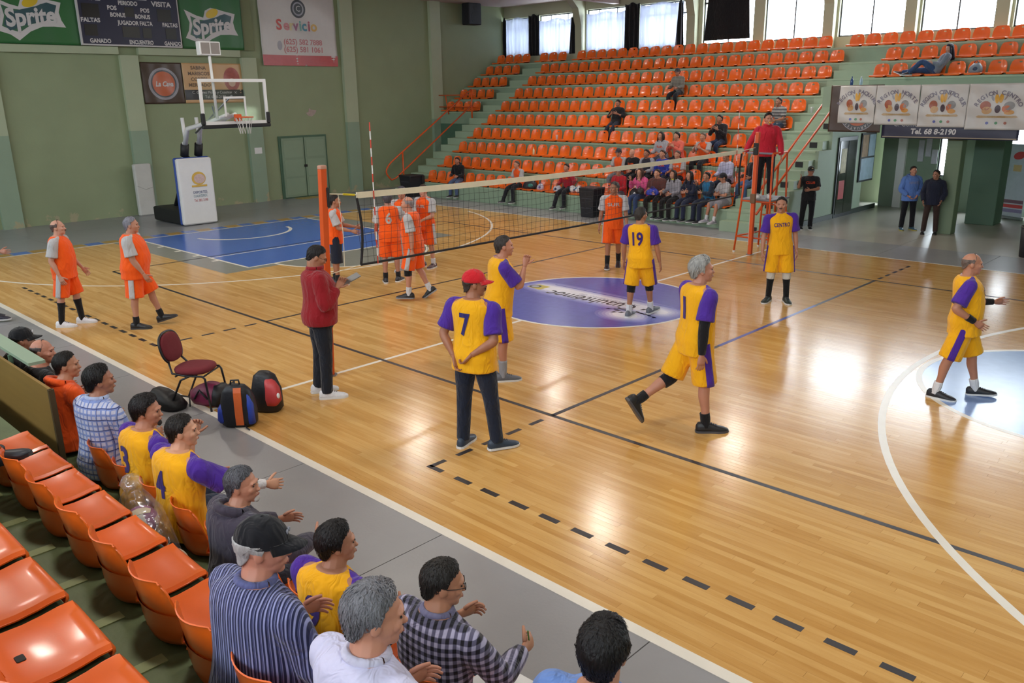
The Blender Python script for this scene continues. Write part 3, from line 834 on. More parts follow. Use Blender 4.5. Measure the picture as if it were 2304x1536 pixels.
# the long top row under the windows: the nearer right part as single seats, the far left part as one object
xs = [XW + .30 + .4815 * k for k in range(46)]
for k, x in enumerate(xs):
    if k in (4, 8, 30): continue
    if k >= 26:
        far_seat(x, 9, 'orange seat of the top row under the windows, %s from the left wall' % WORDS[k])
    else:
        A = Matrix.Translation((x, fy(9) + .20, fz(9) + .065)) @ Matrix.Rotation(PI, 4, 'Z')
        top_rest.add([A @ v.co for v in SEAT_FAR.vertices], [tuple(p.vertices) for p in SEAT_FAR.polygons])
o = top_rest.build('stadium_seats', M_seat, None, smooth=True)
o.data.set_sharp_from_angle(angle=math.radians(50))
tag(o, 'left half of the top row of orange seats below the curtained windows', 'seats', kind='stuff')

# ================================================================ NEAR STAND
NY, NZ = [-8.5, -9.28, -10.06, -10.84, -11.62], [.50, .965, 1.43, 1.895, 2.36]
near = thing('near_stand', 'worn olive green stepped stand in the foreground', None, kind='structure')
for i in range(5):
    b = MB(); b.box(-17.3, 17.9, NY[i] - .78 - .02, NY[i], 0 if i == 0 else NZ[i - 1] - .02, NZ[i])
    b.build('step', G_near, near)
    # expansion joints of the treads as raised ribs
    for k in range(16):
        MB().box(1.9 + .473 * k, 1.97 + .473 * k, NY[i] - .74, NY[i] - .42, NZ[i], NZ[i] + .006).build('tread_rib', mat('olive_rib', '8A9468', .6, var=.2, scale=9), near)
    MB().box(-17.3, 17.9, NY[i] - .765, NY[i] - .745, NZ[i], NZ[i] + .003).build('joint_strip', M_dark, near)
def near_seat(x, i, label):
    t = thing('stadium_seat', label, 'seat', (x, NY[i] - .205, NZ[i] + .068), 0, 'orange seats of the near stand')
    t.rotation_euler = (0, 0, random.uniform(-.025, .025))
    obj('shell', SEAT_NEAR if i == 2 else SEAT_PLAIN, t)
    MB().box(-.05, .05, -.10, .14, -.066, -.030).build('bracket', M_dark, t)
    return t
for k in range(12):
    x = 2.27 + .473 * k
    near_seat(x, 0, 'orange front row seat of the near stand, %s from the plywood panel' % WORDS[k])
for k in range(11):
    x = 2.27 + .473 * k
    near_seat(x, 1, 'orange second row seat of the near stand, %s from the plywood panel' % WORDS[k])
for k in range(8):
    x = 3.25 + .47 * k
    st = near_seat(x, 2, 'orange third row seat at the lower left, %s from the left' % WORDS[k])
    if k == 5: MB().rbox(-.022, .022, -.062, -.030, -.016, -.0085, .006).build('drain_hole', M_dark, st)
for k in range(4):
    near_seat(-.55 + .473 * k, 0, 'orange front row seat before the plywood panel, %s from the left' % WORDS[k])

# plywood panel with a green cap rail
t = thing('plywood_partition', 'plywood partition with green cap rail at the left edge', 'partition', (0, -9.02, .50))
MB().box(-2.6, 1.82, -.012, .012, 0, .74).build('plywood_sheet', mat('plywood', '8A6B33', .5, var=.16, scale=3, stretch=(.6, 1, 7)), t)
MB().box(1.80, 1.835, -.02, .02, 0, .74).build('edge_strip', mat('dark_wood_edge', '4A3A1E', .6), t)
MB().bar((-2.6, .10, .80), (1.22, .10, .80), .13, .025).build('cap_rail', G_low, t)
for xx in (-1.9, -.4, .75): MB().bar((xx, .03, 0.0), (xx, .03, .79), .03, .03).build('post', G_dark, t)
# ================================================================ PEOPLE
SKIN = {}
HEADS = []
def skin(c='A8765A'):
    if c not in SKIN: SKIN[c] = mat('skin_' + c, c, .5, var=.07, scale=14, bump=.03, bscale=120, sss=.06)
    return SKIN[c]
M_eye = mat('dark_eye', '1A1210', .25)
M_lip = mat('lip', '8A4C44', .5)
QUAL = {'near': (.018, .0125, .0055, 2), 'court': (.0155, .0128, .007, 2), 'far': (.025, .0215, .0125, 1)}
def V(*a): return Vector(a)
def unit(v): return Vector(v).normalized()
def spline(ctrl, n):
    """smooth path through (point, radius) pairs"""
    P = [Vector(c[0]) for c in ctrl]; Rr = [c[1] for c in ctrl]
    out = []; k = len(P) - 1
    for i in range(n):
        t = k * i / (n - 1); a = min(int(t), k - 1); f = t - a
        p0, p1, p2, p3 = P[max(a - 1, 0)], P[a], P[a + 1], P[min(a + 2, k)]
        q = .5 * ((2 * p1) + (p2 - p0) * f + (2 * p0 - 5 * p1 + 4 * p2 - p3) * f * f + (3 * p1 - p0 - 3 * p2 + p3) * f ** 3)
        g = f * f * (3 - 2 * f)
        out.append((q, Rr[a] * (1 - g) + Rr[a + 1] * g))
    return out
def ellipse(c, u, v, ru, rv, n, e=2.0):
    r = []
    for k in range(n):
        a = 2 * PI * k / n; cs, sn = math.cos(a), math.sin(a)
        x = math.copysign(abs(cs) ** (2 / e), cs) * ru; y = math.copysign(abs(sn) ** (2 / e), sn) * rv
        r.append(c + u * x + v * y)
    return r
def limb(mb, ctrl, n=18, seg=12, flat=1.0, axis=None):
    sp = spline(ctrl, n); u = None; rings = []
    for i, (p, r) in enumerate(sp):
        t = (sp[min(i + 1, n - 1)][0] - sp[max(i - 1, 0)][0]).normalized()
        if u is None:
            a = axis or (V(0, 1, 0) if abs(t.y) < .8 else V(1, 0, 0)); u = (a - t * a.dot(t)).normalized()
        else: u = (u - t * u.dot(t)).normalized()
        rings.append(ellipse(p, u, t.cross(u), r, r * flat, seg))
    mb.loft(rings); return rings
def remesh(mb, voxel, it, name, mt):
    me = bpy.data.meshes.new('raw'); me.from_pydata(mb.v, [], mb.f)
    o = bpy.data.objects.new('raw', me)
    r = o.modifiers.new('r', 'REMESH'); r.mode = 'VOXEL'; r.voxel_size = voxel; r.use_smooth_shade = True
    if it:
        s = o.modifiers.new('s', 'SMOOTH'); s.factor = .5; s.iterations = it
    out = evaluate(o); out.name = name; out.materials.clear(); out.materials.append(mt)
    out.polygons.foreach_set('use_smooth', [True] * len(out.polygons))
    return out
def plain(mb, name, mt, parent, flat=False):
    return mb.build(name, mt, parent, smooth=not flat)

TORSO = [(-.10, .105, .085, 0), (-.05, .158, .112, -.006), (.03, .172, .120, -.014), (.11, .160, .110, -.004), (.20, .153, .106, .006), (.30, .163, .113, .010), (.38, .174, .120, .010), (.44, .176, .113, .0), (.485, .160, .094, -.010), (.52, .112, .074, -.012), (.55, .062, .060, -.006)]
def build_hand(mb, wrist, d, thumb, side, curl=.35, spread=.12, sc=1.0):
    d = unit(d); l = Vector(thumb); l = (l - d * l.dot(d)).normalized()
    n = d.cross(l) * (-1 if side > 0 else 1)          # palm normal
    rings = [ellipse(wrist + d * y * sc, l, n, w * sc, h * sc, 10) for y, w, h in ((-.03, .024, .020), (.0, .026, .018), (.03, .037, .016), (.065, .042, .0145), (.092, .040, .012))]
    mb.loft(rings)
    for off, ln, s in ((.030, .066, 1), (.0105, .078, .35), (-.0095, .073, -.3), (-.029, .057, -1)):
        p = wrist + d * .085 * sc + l * off * sc; dr = (d + l * spread * s).normalized(); pts = [(p, .0088 * sc)]
        for k, f in enumerate((.42, .32, .26)):
            a = curl * (k + .6); q = (dr * math.cos(a) + n * math.sin(a)).normalized()
            p = p + q * ln * f * sc; pts.append((p, (.0082 - .0012 * k) * sc))
        mb.tube([a for a, b in pts], [b for a, b in pts], 6)
    p = wrist + d * .022 * sc + l * .026 * sc; dr = (d * .62 + l * .72 + n * .25).normalized(); pts = [(p, .0125 * sc)]
    for k, f in enumerate((.034, .030, .024)):
        q = (dr * math.cos(.3 * k) + (d * .8 + n * .5).normalized() * math.sin(.3 * k)).normalized(); p = p + q * f * sc; pts.append((p, (.0112 - .0018 * k) * sc))
    mb.tube([a for a, b in pts], [b for a, b in pts], 6)

STAND = dict(ll=((-.05, .02, -1), (-.02, -.03, -1), 0), rl=((.05, .02, -1), (.02, -.03, -1), 0), la=((-.22, 0, -1), (-.10, .18, -1)), ra=((.22, 0, -1), (.10, .18, -1)))
SIT = dict(ll=((-.10, 1, -.06), (.0, .10, -1), 0), rl=((.10, 1, -.06), (.0, .10, -1), 0), la=((-.18, .35, -1), (.25, 1, -.25)), ra=((.18, .35, -1), (-.25, 1, -.25)))

def person(label, loc, ang=None, face=None, h=1.72, pose=STAND, q='court', w=1.0, belly=0.0, lean=(0, 0), bend=0.0, twist=0.0, head=(0, 0, 0), tone='A8765A',
           shirt='F2B31A', sleeve=None, sleeve_len='short', trim=None, bottom='shorts', bcol='F2B31A', stripe=None, socks=None, shoes='2A2C33', sole='D8D8D8',
           hair=('short', '2A211C'), cap=None, beard=None, glasses=False, knee=None, cuff=None, armsleeve=None, number=None, chest=None, tcol='4A2A8C', hands=(.35, .35), thumbs=(None, None),
           seated=None, hem=-.13, collar=None, group=None, extra=None, raglan=True, pattern=None, pants_mat=None, hood=False, sink=.085, puff=0.0):
    """one figure: a body with hands and face, and its clothes as parts. Local +y is where it faces, +x its right."""
    vox, vcl, vhd, it = QUAL[q]
    s = h / 1.72
    if face is not None: rz = math.atan2(-face[0], face[1])
    else: rz = math.radians(ang + 44.12) - PI / 2
    # ---- skeleton
    hipz = 0.0
    lx, ly = lean
    P0 = V(0, 0, 0)
    tdir = V(math.sin(lx), math.sin(ly), 1).normalized()
    ndir = V(math.sin(lx), math.sin(ly + bend), math.cos(ly + bend)).normalized()
    def axis(t):
        f = max(0, min(1, t / .53)); 
        return P0 + (tdir * (t - .5 * f * f * .53 * 0)) * (1 - f) + (tdir * t * .45 + ndir * t * .55) * f
    def tang(t): return (axis(t + .02) - axis(t - .02)).normalized()
    tw = math.radians(twist)
    def lat(t):
        a = tw * max(0, min(1, t / .45)); v = V(math.cos(a), math.sin(a), 0); g = tang(t)
        return (v - g * v.dot(g)).normalized()
    def fwd(t): return tang(t).cross(lat(t)) * 1.0
    def tring(t, ru, rv, off, n, e=2.3):
        return ellipse(axis(t) + fwd(t) * off, lat(t), fwd(t), ru, rv, n, e)
    def tsec(t):
        for a, b in zip(TORSO[:-1], TORSO[1:]):
            if t <= b[0]:
                f = max(0, (t - a[0]) / (b[0] - a[0])); r = [a[k] * (1 - f) + b[k] * f for k in range(4)]; break
        else: r = list(TORSO[-1])
        g = math.exp(-((t - .16) / .19) ** 2) * belly
        return r[1] * (w if t < .5 else 1 + (w - 1) * .4) + g * .45, r[2] * (1 + (w - 1) * .7) + g * .55, r[3] + g * .35
    if fwd(.2).y < 0: pass
    joints = {}
    legs = {}
    for sd, key in ((-1, 'll'), (1, 'rl')):
        th, sh, fy_ = pose[key][:3]
        hip = V(sd * .088 * (1 + (w - 1) * .5), 0, 0); kn = hip + unit(th) * .42; an = kn + unit(sh) * .415
        legs[sd] = (hip, kn, an, fy_, pose[key][3] if len(pose[key]) > 3 else 0.0)
    arms = {}
    shw = .184 * (1 + (w - 1) * .75)
    for sd, key in ((-1, 'la'), (1, 'ra')):
        ua, fa = pose[key][:2]
        shp = axis(.452) + lat(.452) * sd * shw
        a = tw; Rz = Matrix.Rotation(a, 3, 'Z')
        el = shp + Rz @ unit(ua) * .285; wr = el + Rz @ unit(fa) * .25
        arms[sd] = (shp, el, wr, (Rz @ unit(pose[key][2])) if len(pose[key]) > 2 and pose[key][2] is not None else Rz @ unit(fa))
    low = min(min(legs[sd][2].z for sd in (-1, 1)) - .085, 0) if seated is None else None
    if seated is None:
        # the lower foot stands on the ground
        base = -min(legs[sd][2].z - .082 - .12 * max(0, math.sin(-legs[sd][4])) for sd in (-1, 1))
    else: base = seated / s + sink
    Z = Matrix.Scale(s, 4) @ Matrix.Translation((0, 0, base))
    root = thing('person', label, 'person', loc, rz, group)
    def done(mb): mb.v = [tuple(Z @ Vector(v)) for v in mb.v]; return mb
    # ---- body (torso, limbs), head and hands joined in one mesh
    seg = 16 if q != 'far' else 10
    mb = MB()
    mb.loft([tring(t, *[x * (1.0 if k == 2 else .96) for k, x in enumerate(tsec(t))], seg) for t in [r[0] for r in TORSO]])
    armc, legc = {}, {}
    fat = 1 + (w - 1) * .55
    for sd in (-1, 1):
        shp, el, wr, hd = arms[sd]; st = axis(.475) + lat(.47) * sd * .10
        armc[sd] = [(st, .045), (shp, .058 * fat), (shp.lerp(el, .45), .050 * fat), (el.lerp(shp, .12), .042 * fat), (el, .040 * fat), (el.lerp(wr, .3), .042 * fat), (wr.lerp(el, .18), .029), (wr, .026)]
        limb(mb, armc[sd], 18, 10)
        hip, kn, an, fy_, fp = legs[sd]
        calfd = V(0, -.012, 0)
        legc[sd] = [(hip + V(0, 0, .05), .08 * fat), (hip, .088 * fat), (hip.lerp(kn, .45), .080 * fat), (kn.lerp(hip, .12), .060 * fat), (kn, .056), (kn.lerp(an, .28) + calfd, .057), (kn.lerp(an, .62), .044), (an, .036), (an + (an - kn).normalized() * .03, .036)]
        limb(mb, legc[sd], 20, 10)
    body = remesh(done(mb), vox * s, it, 'body', skin(tone))
    # head
    hy, hp, hr = [math.radians(a) for a in head]
    nk = axis(.53); hc = nk + (tang(.5) * .6 + V(0, 0, .4)).normalized() * .134 + V(0, .02, 0) * math.cos(hp) + Matrix.Rotation(tw, 3, 'Z') @ V(0, .018, 0)
    HM = Matrix.Translation(hc) @ Matrix.Rotation(tw + hy, 4, 'Z') @ Matrix.Rotation(hp, 4, 'X') @ Matrix.Rotation(hr, 4, 'Y')
    HZ = Z @ HM
    b2 = MB(); n1, n2 = (16, 10) if q != 'far' else (12, 8)
    fk = 1 + (w - 1) * .35
    for c, r in (((0, -.014, .024), (.076, .098, .090)), ((0, .020, -.020), (.066 * fk, .074, .082)), ((0, .030, -.062), (.054 * fk, .058, .054)), ((0, .060, -.098), (.026, .026, .020)),
                 ((0, .080, .022), (.050, .016, .014)), ((0, .086, -.062), (.026, .012, .012)), ((-.036, .066, -.022), (.026, .020, .024)), ((.036, .066, -.022), (.026, .020, .024)),
                 ((-.076, -.010, -.008), (.011, .021, .033)), ((.076, -.010, -.008), (.011, .021, .033)), ((0, .100, -.030), (.016, .014, .012))):
        b2.ball(c, r, n1, n2)
    b2.loft([ellipse(V(0, y, z), V(1, 0, 0), V(0, 1, 0), a, bb, 8) for z, y, a, bb in ((.020, .080, .008, .009), (.0, .086, .009, .011), (-.02, .093, .012, .012), (-.036, .094, .014, .011))])
    inv = HM.inverted(); nb = inv @ axis(.50); 
    limb(b2, [(V(0, -.018, -.03), .062 * fk), (V(0, -.018, -.08), .062 * fk), (nb.lerp(V(0, -.016, -.09), .35), .064 * fk), (nb, .078 * fk)], 8, 12)
    b2.v = [tuple(HZ @ Vector(v)) for v in b2.v]
    hm = remesh(b2, vhd * s, it, 'head', skin(tone))
    b3 = MB()
    for k, sd in enumerate((-1, 1)):
        shp, el, wr, hd = arms[sd]
        th = thumbs[k] if thumbs[k] is not None else (V(0, 1, 0) if abs(hd.z) > .6 else V(-sd * .3, .2, 1))
        build_hand(b3, wr + hd * .01, hd, th, sd, hands[k])
    done(b3)
    bm = bmesh.new(); bm.from_mesh(body); bm.from_mesh(hm)
    hh = bpy.data.meshes.new('h'); hh.from_pydata(b3.v, [], b3.f); hh.polygons.foreach_set('use_smooth', [True] * len(hh.polygons)); bm.from_mesh(hh)
    bm.to_mesh(body); bm.free(); bpy.data.meshes.remove(hm); bpy.data.meshes.remove(hh)
    body.materials.clear(); body.materials.append(skin(tone))
    obj('body', body, root)
    # eyes and brows, mouth
    for sd in (-1, 1):
        e = MB().ball((sd * .031, .0815, .003), (.0095, .006, .0048), 8, 6); e.v = [tuple(HZ @ Vector(v)) for v in e.v]; plain(e, 'eye', M_eye, root)
        if q != 'far':
            e = MB().ball((sd * .033, .0905, .021), (.017, .0045, .0026), 8, 6); e.v = [tuple(HZ @ Vector(v)) for v in e.v]; plain(e, 'eyebrow', M_eye, root)
    if q != 'far':
        e = MB().ball((0, .0965, -.064), (.021, .005, .0035), 8, 6); e.v = [tuple(HZ @ Vector(v)) for v in e.v]; plain(e, 'mouth', M_lip, root)
    if beard:
        e = MB()
        if beard[0] in ('moustache', 'both'): e.ball((0, .098, -.050), (.028, .008, .008), 8, 6)
        if beard[0] in ('goatee', 'both'): e.ball((0, .082, -.096), (.026, .018, .022), 10, 7)
        e.v = [tuple(HZ @ Vector(v)) for v in e.v]; plain(e, 'beard', mat('hair_' + beard[1], beard[1], .8), root)
    if glasses:
        e = MB()
        for sd in (-1, 1):
            e.tube([V(sd * .033 + .021 * math.cos(a), .101, .002 + .015 * math.sin(a)) for a in [k * PI / 5 for k in range(11)]], .002, 5, caps=False)
            e.tube([V(sd * .054, .100, .006), V(sd * .076, .05, .008), V(sd * .080, -.01, .006)], .002, 5)
        e.v = [tuple(HZ @ Vector(v)) for v in e.v]; plain(e, 'glasses', M_dark, root)
    add_hair(root, HZ, hair if not cap else ('band',) + tuple(hair[1:]), q)
    HEADS.append((label, Matrix.Translation(loc) @ Matrix.Rotation(rz, 4, 'Z') @ HZ @ Vector((0, 0, 0)), [Matrix.Translation(loc) @ Matrix.Rotation(rz, 4, 'Z') @ Z @ (arms[sd][2] + arms[sd][3] * .1) for sd in (-1, 1)], [Matrix.Translation(loc) @ Matrix.Rotation(rz, 4, 'Z') @ Z @ (legs[sd][2]) for sd in (-1, 1)], [Matrix.Translation(loc) @ Matrix.Rotation(rz, 4, 'Z') @ Z @ (arms[sd][0]) for sd in (-1, 1)]))
    if cap: add_cap(root, HZ, cap, q)
    # ---- upper clothes
    sm = pattern or cloth(shirt)
    mb = MB(); loose = .016 + puff
    ts = [t for t in (hem, (hem - .05) / 2, -.05 if hem < -.06 else None, .03, .11, .20, .30, .38, .44, .485, .515, .535) if t is not None and t >= hem]
    ts = sorted(set(ts))
    rings = []
    for t in ts:
        ru, rv, of = tsec(max(t, -.02)); ex = loose + (.016 * max(0, (.12 - t) / .2) if t < .12 else 0)
        if t > .5: ex = .012
        rings.append(tring(t, ru + ex, rv + ex, of, 20))
    mb.loft(rings)
    sl = {}
    for sd in (-1, 1):
        shp, el, wr, hd = arms[sd]
        top = axis(.505) + lat(.5) * sd * .085; st = axis(.475) + lat(.47) * sd * .09
        if sleeve_len == 'short':
            c = [(st, .050), (shp, .066 * fat), (shp.lerp(el, .35), .070 * fat), (shp.lerp(el, .80), .078 * fat)]
        elif sleeve_len == 'none': c = None
        else:
            f = {'long': .94, 'elbow': .35}[sleeve_len]
            c = [(st, .052), (shp, .068 * fat), (shp.lerp(el, .5), .064 * fat), (el, .060 * fat), (el.lerp(wr, .5), .055 * fat), (el.lerp(wr, f), .044)]
        if c and puff: c = [(p, r + puff * .8) for p, r in c]
        sl[sd] = c
        if c and not sleeve: limb(mb, c, 16, 14)
    sho = obj('shirt', remesh(done(mb), vcl * s, it + 2, 'shirt', sm), root)
    if sleeve:
        for sd in (-1, 1):
            b = MB(); c = sl[sd]
            shp, el, wr, hd = arms[sd]
            if raglan:
                a0 = axis(.520) + lat(.52) * sd * .066 + fwd(.52) * .040 + V(0, 0, .006); a1 = axis(.497) + lat(.5) * sd * .125 + fwd(.5) * .030 + V(0, 0, .006)
                c = [(a0, .018), (a1 - V(0, 0, .012), .040), (shp + lat(.45) * sd * .016 + fwd(.45) * .004 + V(0, 0, .0), .071 * fat)] + [(p, r + .007) for p, r in c[2:]]
            else: c = [(p, r + .005) for p, r in c]
            limb(b, c, 20, 14)
            obj('sleeve', remesh(done(b), vcl * s, it, 'sleeve', cloth(sleeve)), root)
    if collar or hood:
        b = MB(); t0 = .528
        if hood: ring = [axis(t0 - .03) + lat(t0) * .105 * math.cos(a) + fwd(t0) * (-.035 + .085 * math.sin(a)) + V(0, 0, .03 - .02 * math.sin(a)) for a in [2 * PI * k / 16 for k in range(17)]]; r = .034
        else: ring = [axis(t0) + lat(t0) * (.074 + puff * .5) * math.cos(a) + fwd(t0) * (.0 + (.070 + puff * .5) * math.sin(a)) + V(0, 0, .012 + puff * .6) for a in [2 * PI * k / 16 for k in range(17)]]; r = .018 + puff * .5
        b.tube(ring, r, 8, caps=False)
        plain(done(b), 'hood' if hood else 'collar', cloth(hood if isinstance(hood, str) else collar), root)
    # ---- lower clothes
    if bottom:
        mb = MB()
        rings = []
        for t in (-.10, -.05, .0, .06, .11):
            ru, rv, of = tsec(max(t, -.06)); ex = .012
            rings.append(tring(t, ru + ex, rv + ex, of, 18))
        mb.loft(rings)
        cs = {}
        for sd in (-1, 1):
            hip, kn, an, fy_, fp = legs[sd]
            if bottom in ('shorts', 'longshorts'):
                f = 1.0 if bottom == 'shorts' else 1.12
                e_ = hip.lerp(kn, min(f, 1)) if f <= 1 else kn.lerp(an, .18)
                cs[sd] = [(hip + V(0, 0, .05), .097 * fat), (hip, .108 * fat), (hip.lerp(kn, .45), .112 * fat), (e_, .116 * fat)]
            else:
                cs[sd] = [(hip + V(0, 0, .05), .092 * fat), (hip, .099 * fat), (hip.lerp(kn, .45), .092 * fat), (kn, .075), (kn.lerp(an, .5), .068), (an + (an - kn).normalized() * .015, .064)]
            limb(mb, cs[sd], 18, 14)
        obj(bottom if bottom != 'longshorts' else 'shorts', remesh(done(mb), vcl * 1.1 * s, it + 1, bottom, pants_mat or cloth(bcol)), root)
        if stripe:
            for sd in (-1, 1):
                sp = spline([(p, r + .012) for p, r in cs[sd][1:]], 10); b = MB(); rs = []
                for i, (p, r) in enumerate(sp):
                    t = (sp[min(i + 1, 9)][0] - sp[max(i - 1, 0)][0]).normalized()
                    o_ = V(sd, -.05, 0); o_ = (o_ - t * o_.dot(t)).normalized(); l_ = t.cross(o_)
                    ang_ = [(-.28 + .56 * k / 5) for k in range(6)]
                    rs.append([p + (o_ * math.cos(a) + l_ * math.sin(a)) * r for a in ang_] + [p + (o_ * math.cos(a) + l_ * math.sin(a)) * (r - .03) for a in ang_[::-1]])
                b.loft(rs); plain(done(b), 'side_stripe', cloth(stripe), root)
    # ---- socks, knee pads, wrist bands
    def sleeve_part(ctrl_pts, off, name, mt):
        b = MB(); limb(b, [(p, r + off) for p, r in ctrl_pts], 10, 12); return plain(done(b), name, mt, root)
    for sd in (-1, 1):
        hip, kn, an, fy_, fp = legs[sd]
        if socks:
            lowp = an + (an - kn).normalized() * .03; f = {'low': .72, 'mid': .58, 'high': .22}[socks[1]]
            ctrl = [(kn.lerp(an, f) + V(0, -.006, 0), {'low': .042, 'mid': .047, 'high': .057}[socks[1]]), (kn.lerp(an, (f + 1) / 2), .043), (an, .039), (lowp, .039)]
            sleeve_part(ctrl, .006, 'sock', cloth(socks[0]))
        if knee and (knee[1] == 'both' or (knee[1] == 'left') == (sd < 0)):
            sleeve_part([(hip.lerp(kn, .80), .066), (kn, .066), (kn.lerp(an, .26), .062)], .004, 'knee_pad', cloth(knee[0]))
        shp, el, wr, hd = arms[sd]
        if cuff and (cuff[1] == 'both' or (cuff[1] == 'left') == (sd < 0)):
            sleeve_part([(el.lerp(wr, .62), .037), (wr.lerp(el, .02), .032)], .004, 'wristband', cloth(cuff[0]))
        if armsleeve and (armsleeve[1] == 'left') == (sd < 0):
            sleeve_part([(shp.lerp(el, .5), .052 * fat), (el, .045), (el.lerp(wr, .3), .045), (wr, .030)], .004, 'arm_sleeve', cloth(armsleeve[0]))
    # ---- shoes
    for sd in (-1, 1):
        hip, kn, an, fy_, fp = legs[sd]
        a = math.radians(fy_)
        f = V(-math.sin(a), math.cos(a), 0); f = (f * math.cos(fp) + V(0, 0, math.sin(fp))).normalized()
        l_ = V(math.cos(a), math.sin(a), 0); u_ = l_.cross(f)
        o_ = an - u_ * .082
        b = MB(); rs = []
        SS = 1.09
        for y, hw_, z0, z1 in ((-.082, .020, .02, .075), (-.066, .034, .014, .100), (-.02, .040, .012, .112), (.025, .041, .012, .104), (.07, .044, .012, .080), (.12, .049, .012, .062), (.165, .045, .012, .050), (.195, .028, .014, .038), (.205, .012, .018, .030)):
            rs.append([o_ + f * y * SS + l_ * hw_ * SS * cx + u_ * (z0 + (z1 - z0) * cz) for cx, cz in ((-.9, 0), (-1, .3), (-.86, .7), (-.45, .96), (0, 1), (.45, .96), (.86, .7), (1, .3), (.9, 0))])
        b.loft(rs); sh_o = plain(done(b), 'shoe', mat('shoe_' + shoes, shoes, .45, var=.25, scale=40), root)
        b = MB(); rs = []
        for y, hw_ in ((-.086, .018), (-.07, .036), (-.02, .041), (.04, .042), (.11, .051), (.165, .047), (.198, .029), (.209, .012)):
            rs.append([o_ + f * y * SS + l_ * hw_ * SS * cx + u_ * cz for cx, cz in ((-1, 0), (1, 0), (1.02, .022), (-1.02, .022))])
        b.loft(rs); plain(done(b), 'sole', mat('sole_' + sole, sole, .5), sh_o, flat=True)
        if q == 'court':
            b = MB()
            for y, z in ((.035, .103), (.055, .094), (.075, .084), (.095, .076)): b.tube([o_ + f * y * SS + l_ * -.022 + u_ * (z - .006), o_ + f * y * SS + u_ * z, o_ + f * y * SS + l_ * .022 + u_ * (z - .006)], .0035, 5)
            o2 = plain(done(b), 'laces', mat('lace_grey', '9A9A9E' if int(shoes[:2], 16) < 128 else '55555A', .8), sh_o); o2['kind'] = 'stuff'
    # ---- lettering laid onto the cloth
    def stick(strg, z, y0, wd, hgt, col, name, dx=0.0, bold=.028, back=True, size=.3):
        me = text_mesh(strg, 1.0, bold=bold)
        bm = bmesh.new(); bm.from_mesh(me)
        bmesh.ops.triangulate(bm, faces=bm.faces)
        xs_ = [v.co.x for v in bm.verts]; ys_ = [v.co.y for v in bm.verts]
        kx, ky = wd / (max(xs_) - min(xs_)), hgt / (max(ys_) - min(ys_)); mx, my = (max(xs_) + min(xs_)) / 2, (max(ys_) + min(ys_)) / 2
        for v in bm.verts: v.co = ((v.co.x - mx) * kx, (v.co.y - my) * ky, 0)
        for _ in range(3):
            long = [e_ for e_ in bm.edges if e_.calc_length() > .028]
            if long: bmesh.ops.subdivide_edges(bm, edges=long, cuts=1); bmesh.ops.triangulate(bm, faces=bm.faces)
        bvh = BVHTree.FromPolygons([v.co for v in sho.data.vertices], [tuple(p.vertices) for p in sho.data.polygons])
        sg = -1 if back else 1
        cpt = axis(z); La, Ta, Fa = lat(z), tang(z), fwd(z)
        for v in bm.verts:
            px = v.co.x * (1 if back else -1) + dx
            o1 = Z @ (cpt + La * px + Ta * v.co.y + Fa * sg * .6); dd = (-Fa * sg)
            hit = bvh.ray_cast(o1, dd)
            v.co = (hit[0] - dd * .006) if hit[0] is not None else (Z @ (cpt + La * px + Ta * v.co.y + Fa * sg * .12))
        bm.to_mesh(me); bm.free(); me.materials.clear(); me.materials.append(cloth(col)); me.name = name
        obj(name, me, root)
    if number: stick(number, .32, 0, .045 if number == '1' else .085 * len(number) + (.03 if len(number) == 1 else 0), .215, tcol, 'shirt_number')
    if chest: stick(chest, .36, 0, .24, .065, tcol, 'shirt_lettering', back=False, bold=.02)
    if extra: extra(root, dict(Z=Z, HZ=HZ, arms=arms, legs=legs, axis=axis, lat=lat, fwd=fwd, s=s, cloth=cloth, done=done))
    return root

def scalp(phi, v, kind):
    """point on the skull: phi azimuth from the face, v 0 at the crown to 1 at the hairline"""
    d = abs((phi + PI) % (2 * PI) - PI) / PI            # 0 front, 1 back
    pts = {'short': ((0, .090), (.25, .072), (.40, .052), (.45, -.020), (.52, -.018), (.58, .010), (.66, -.040), (.8, -.080), (1, -.090)),
           'band': ((0, .036), (.40, .036), (.45, -.020), (.52, -.018), (.58, .018), (.66, -.035), (.8, -.072), (1, -.082)),
           'ring': ((0, .112), (.30, .108), (.42, .030), (.45, -.02), (.52, -.018), (.58, .018), (.66, -.02), (.8, -.058), (1, -.066))}[kind]
    for a, b in zip(pts[:-1], pts[1:]):
        if d <= b[0]: zh = a[1] + (b[1] - a[1]) * (d - a[0]) / (b[0] - a[0]); break
    else: zh = pts[-1][1]
    top = .114
    if kind in ('ring', 'band'):
        zt = (.052 if kind == 'ring' else .040) if d > .42 else zh + .001
        z = zt + (zh - zt) * v
    else:
        th0 = 0; th1 = math.acos(max(-1, min(1, (zh - .024) / .090))); th = th1 * v; z = .024 + .090 * math.cos(th)
    zz = max(-1, min(1, (z - .024) / .090))
    r = math.sqrt(max(0, 1 - zz * zz)) if zz > -.55 else .835
    if zz < 0 and r < .86: r = .86
    return Vector((.076 * r * math.sin(phi), -.014 + .098 * r * math.cos(phi), z)), Vector((math.sin(phi) * r, math.cos(phi) * r, zz)).normalized()
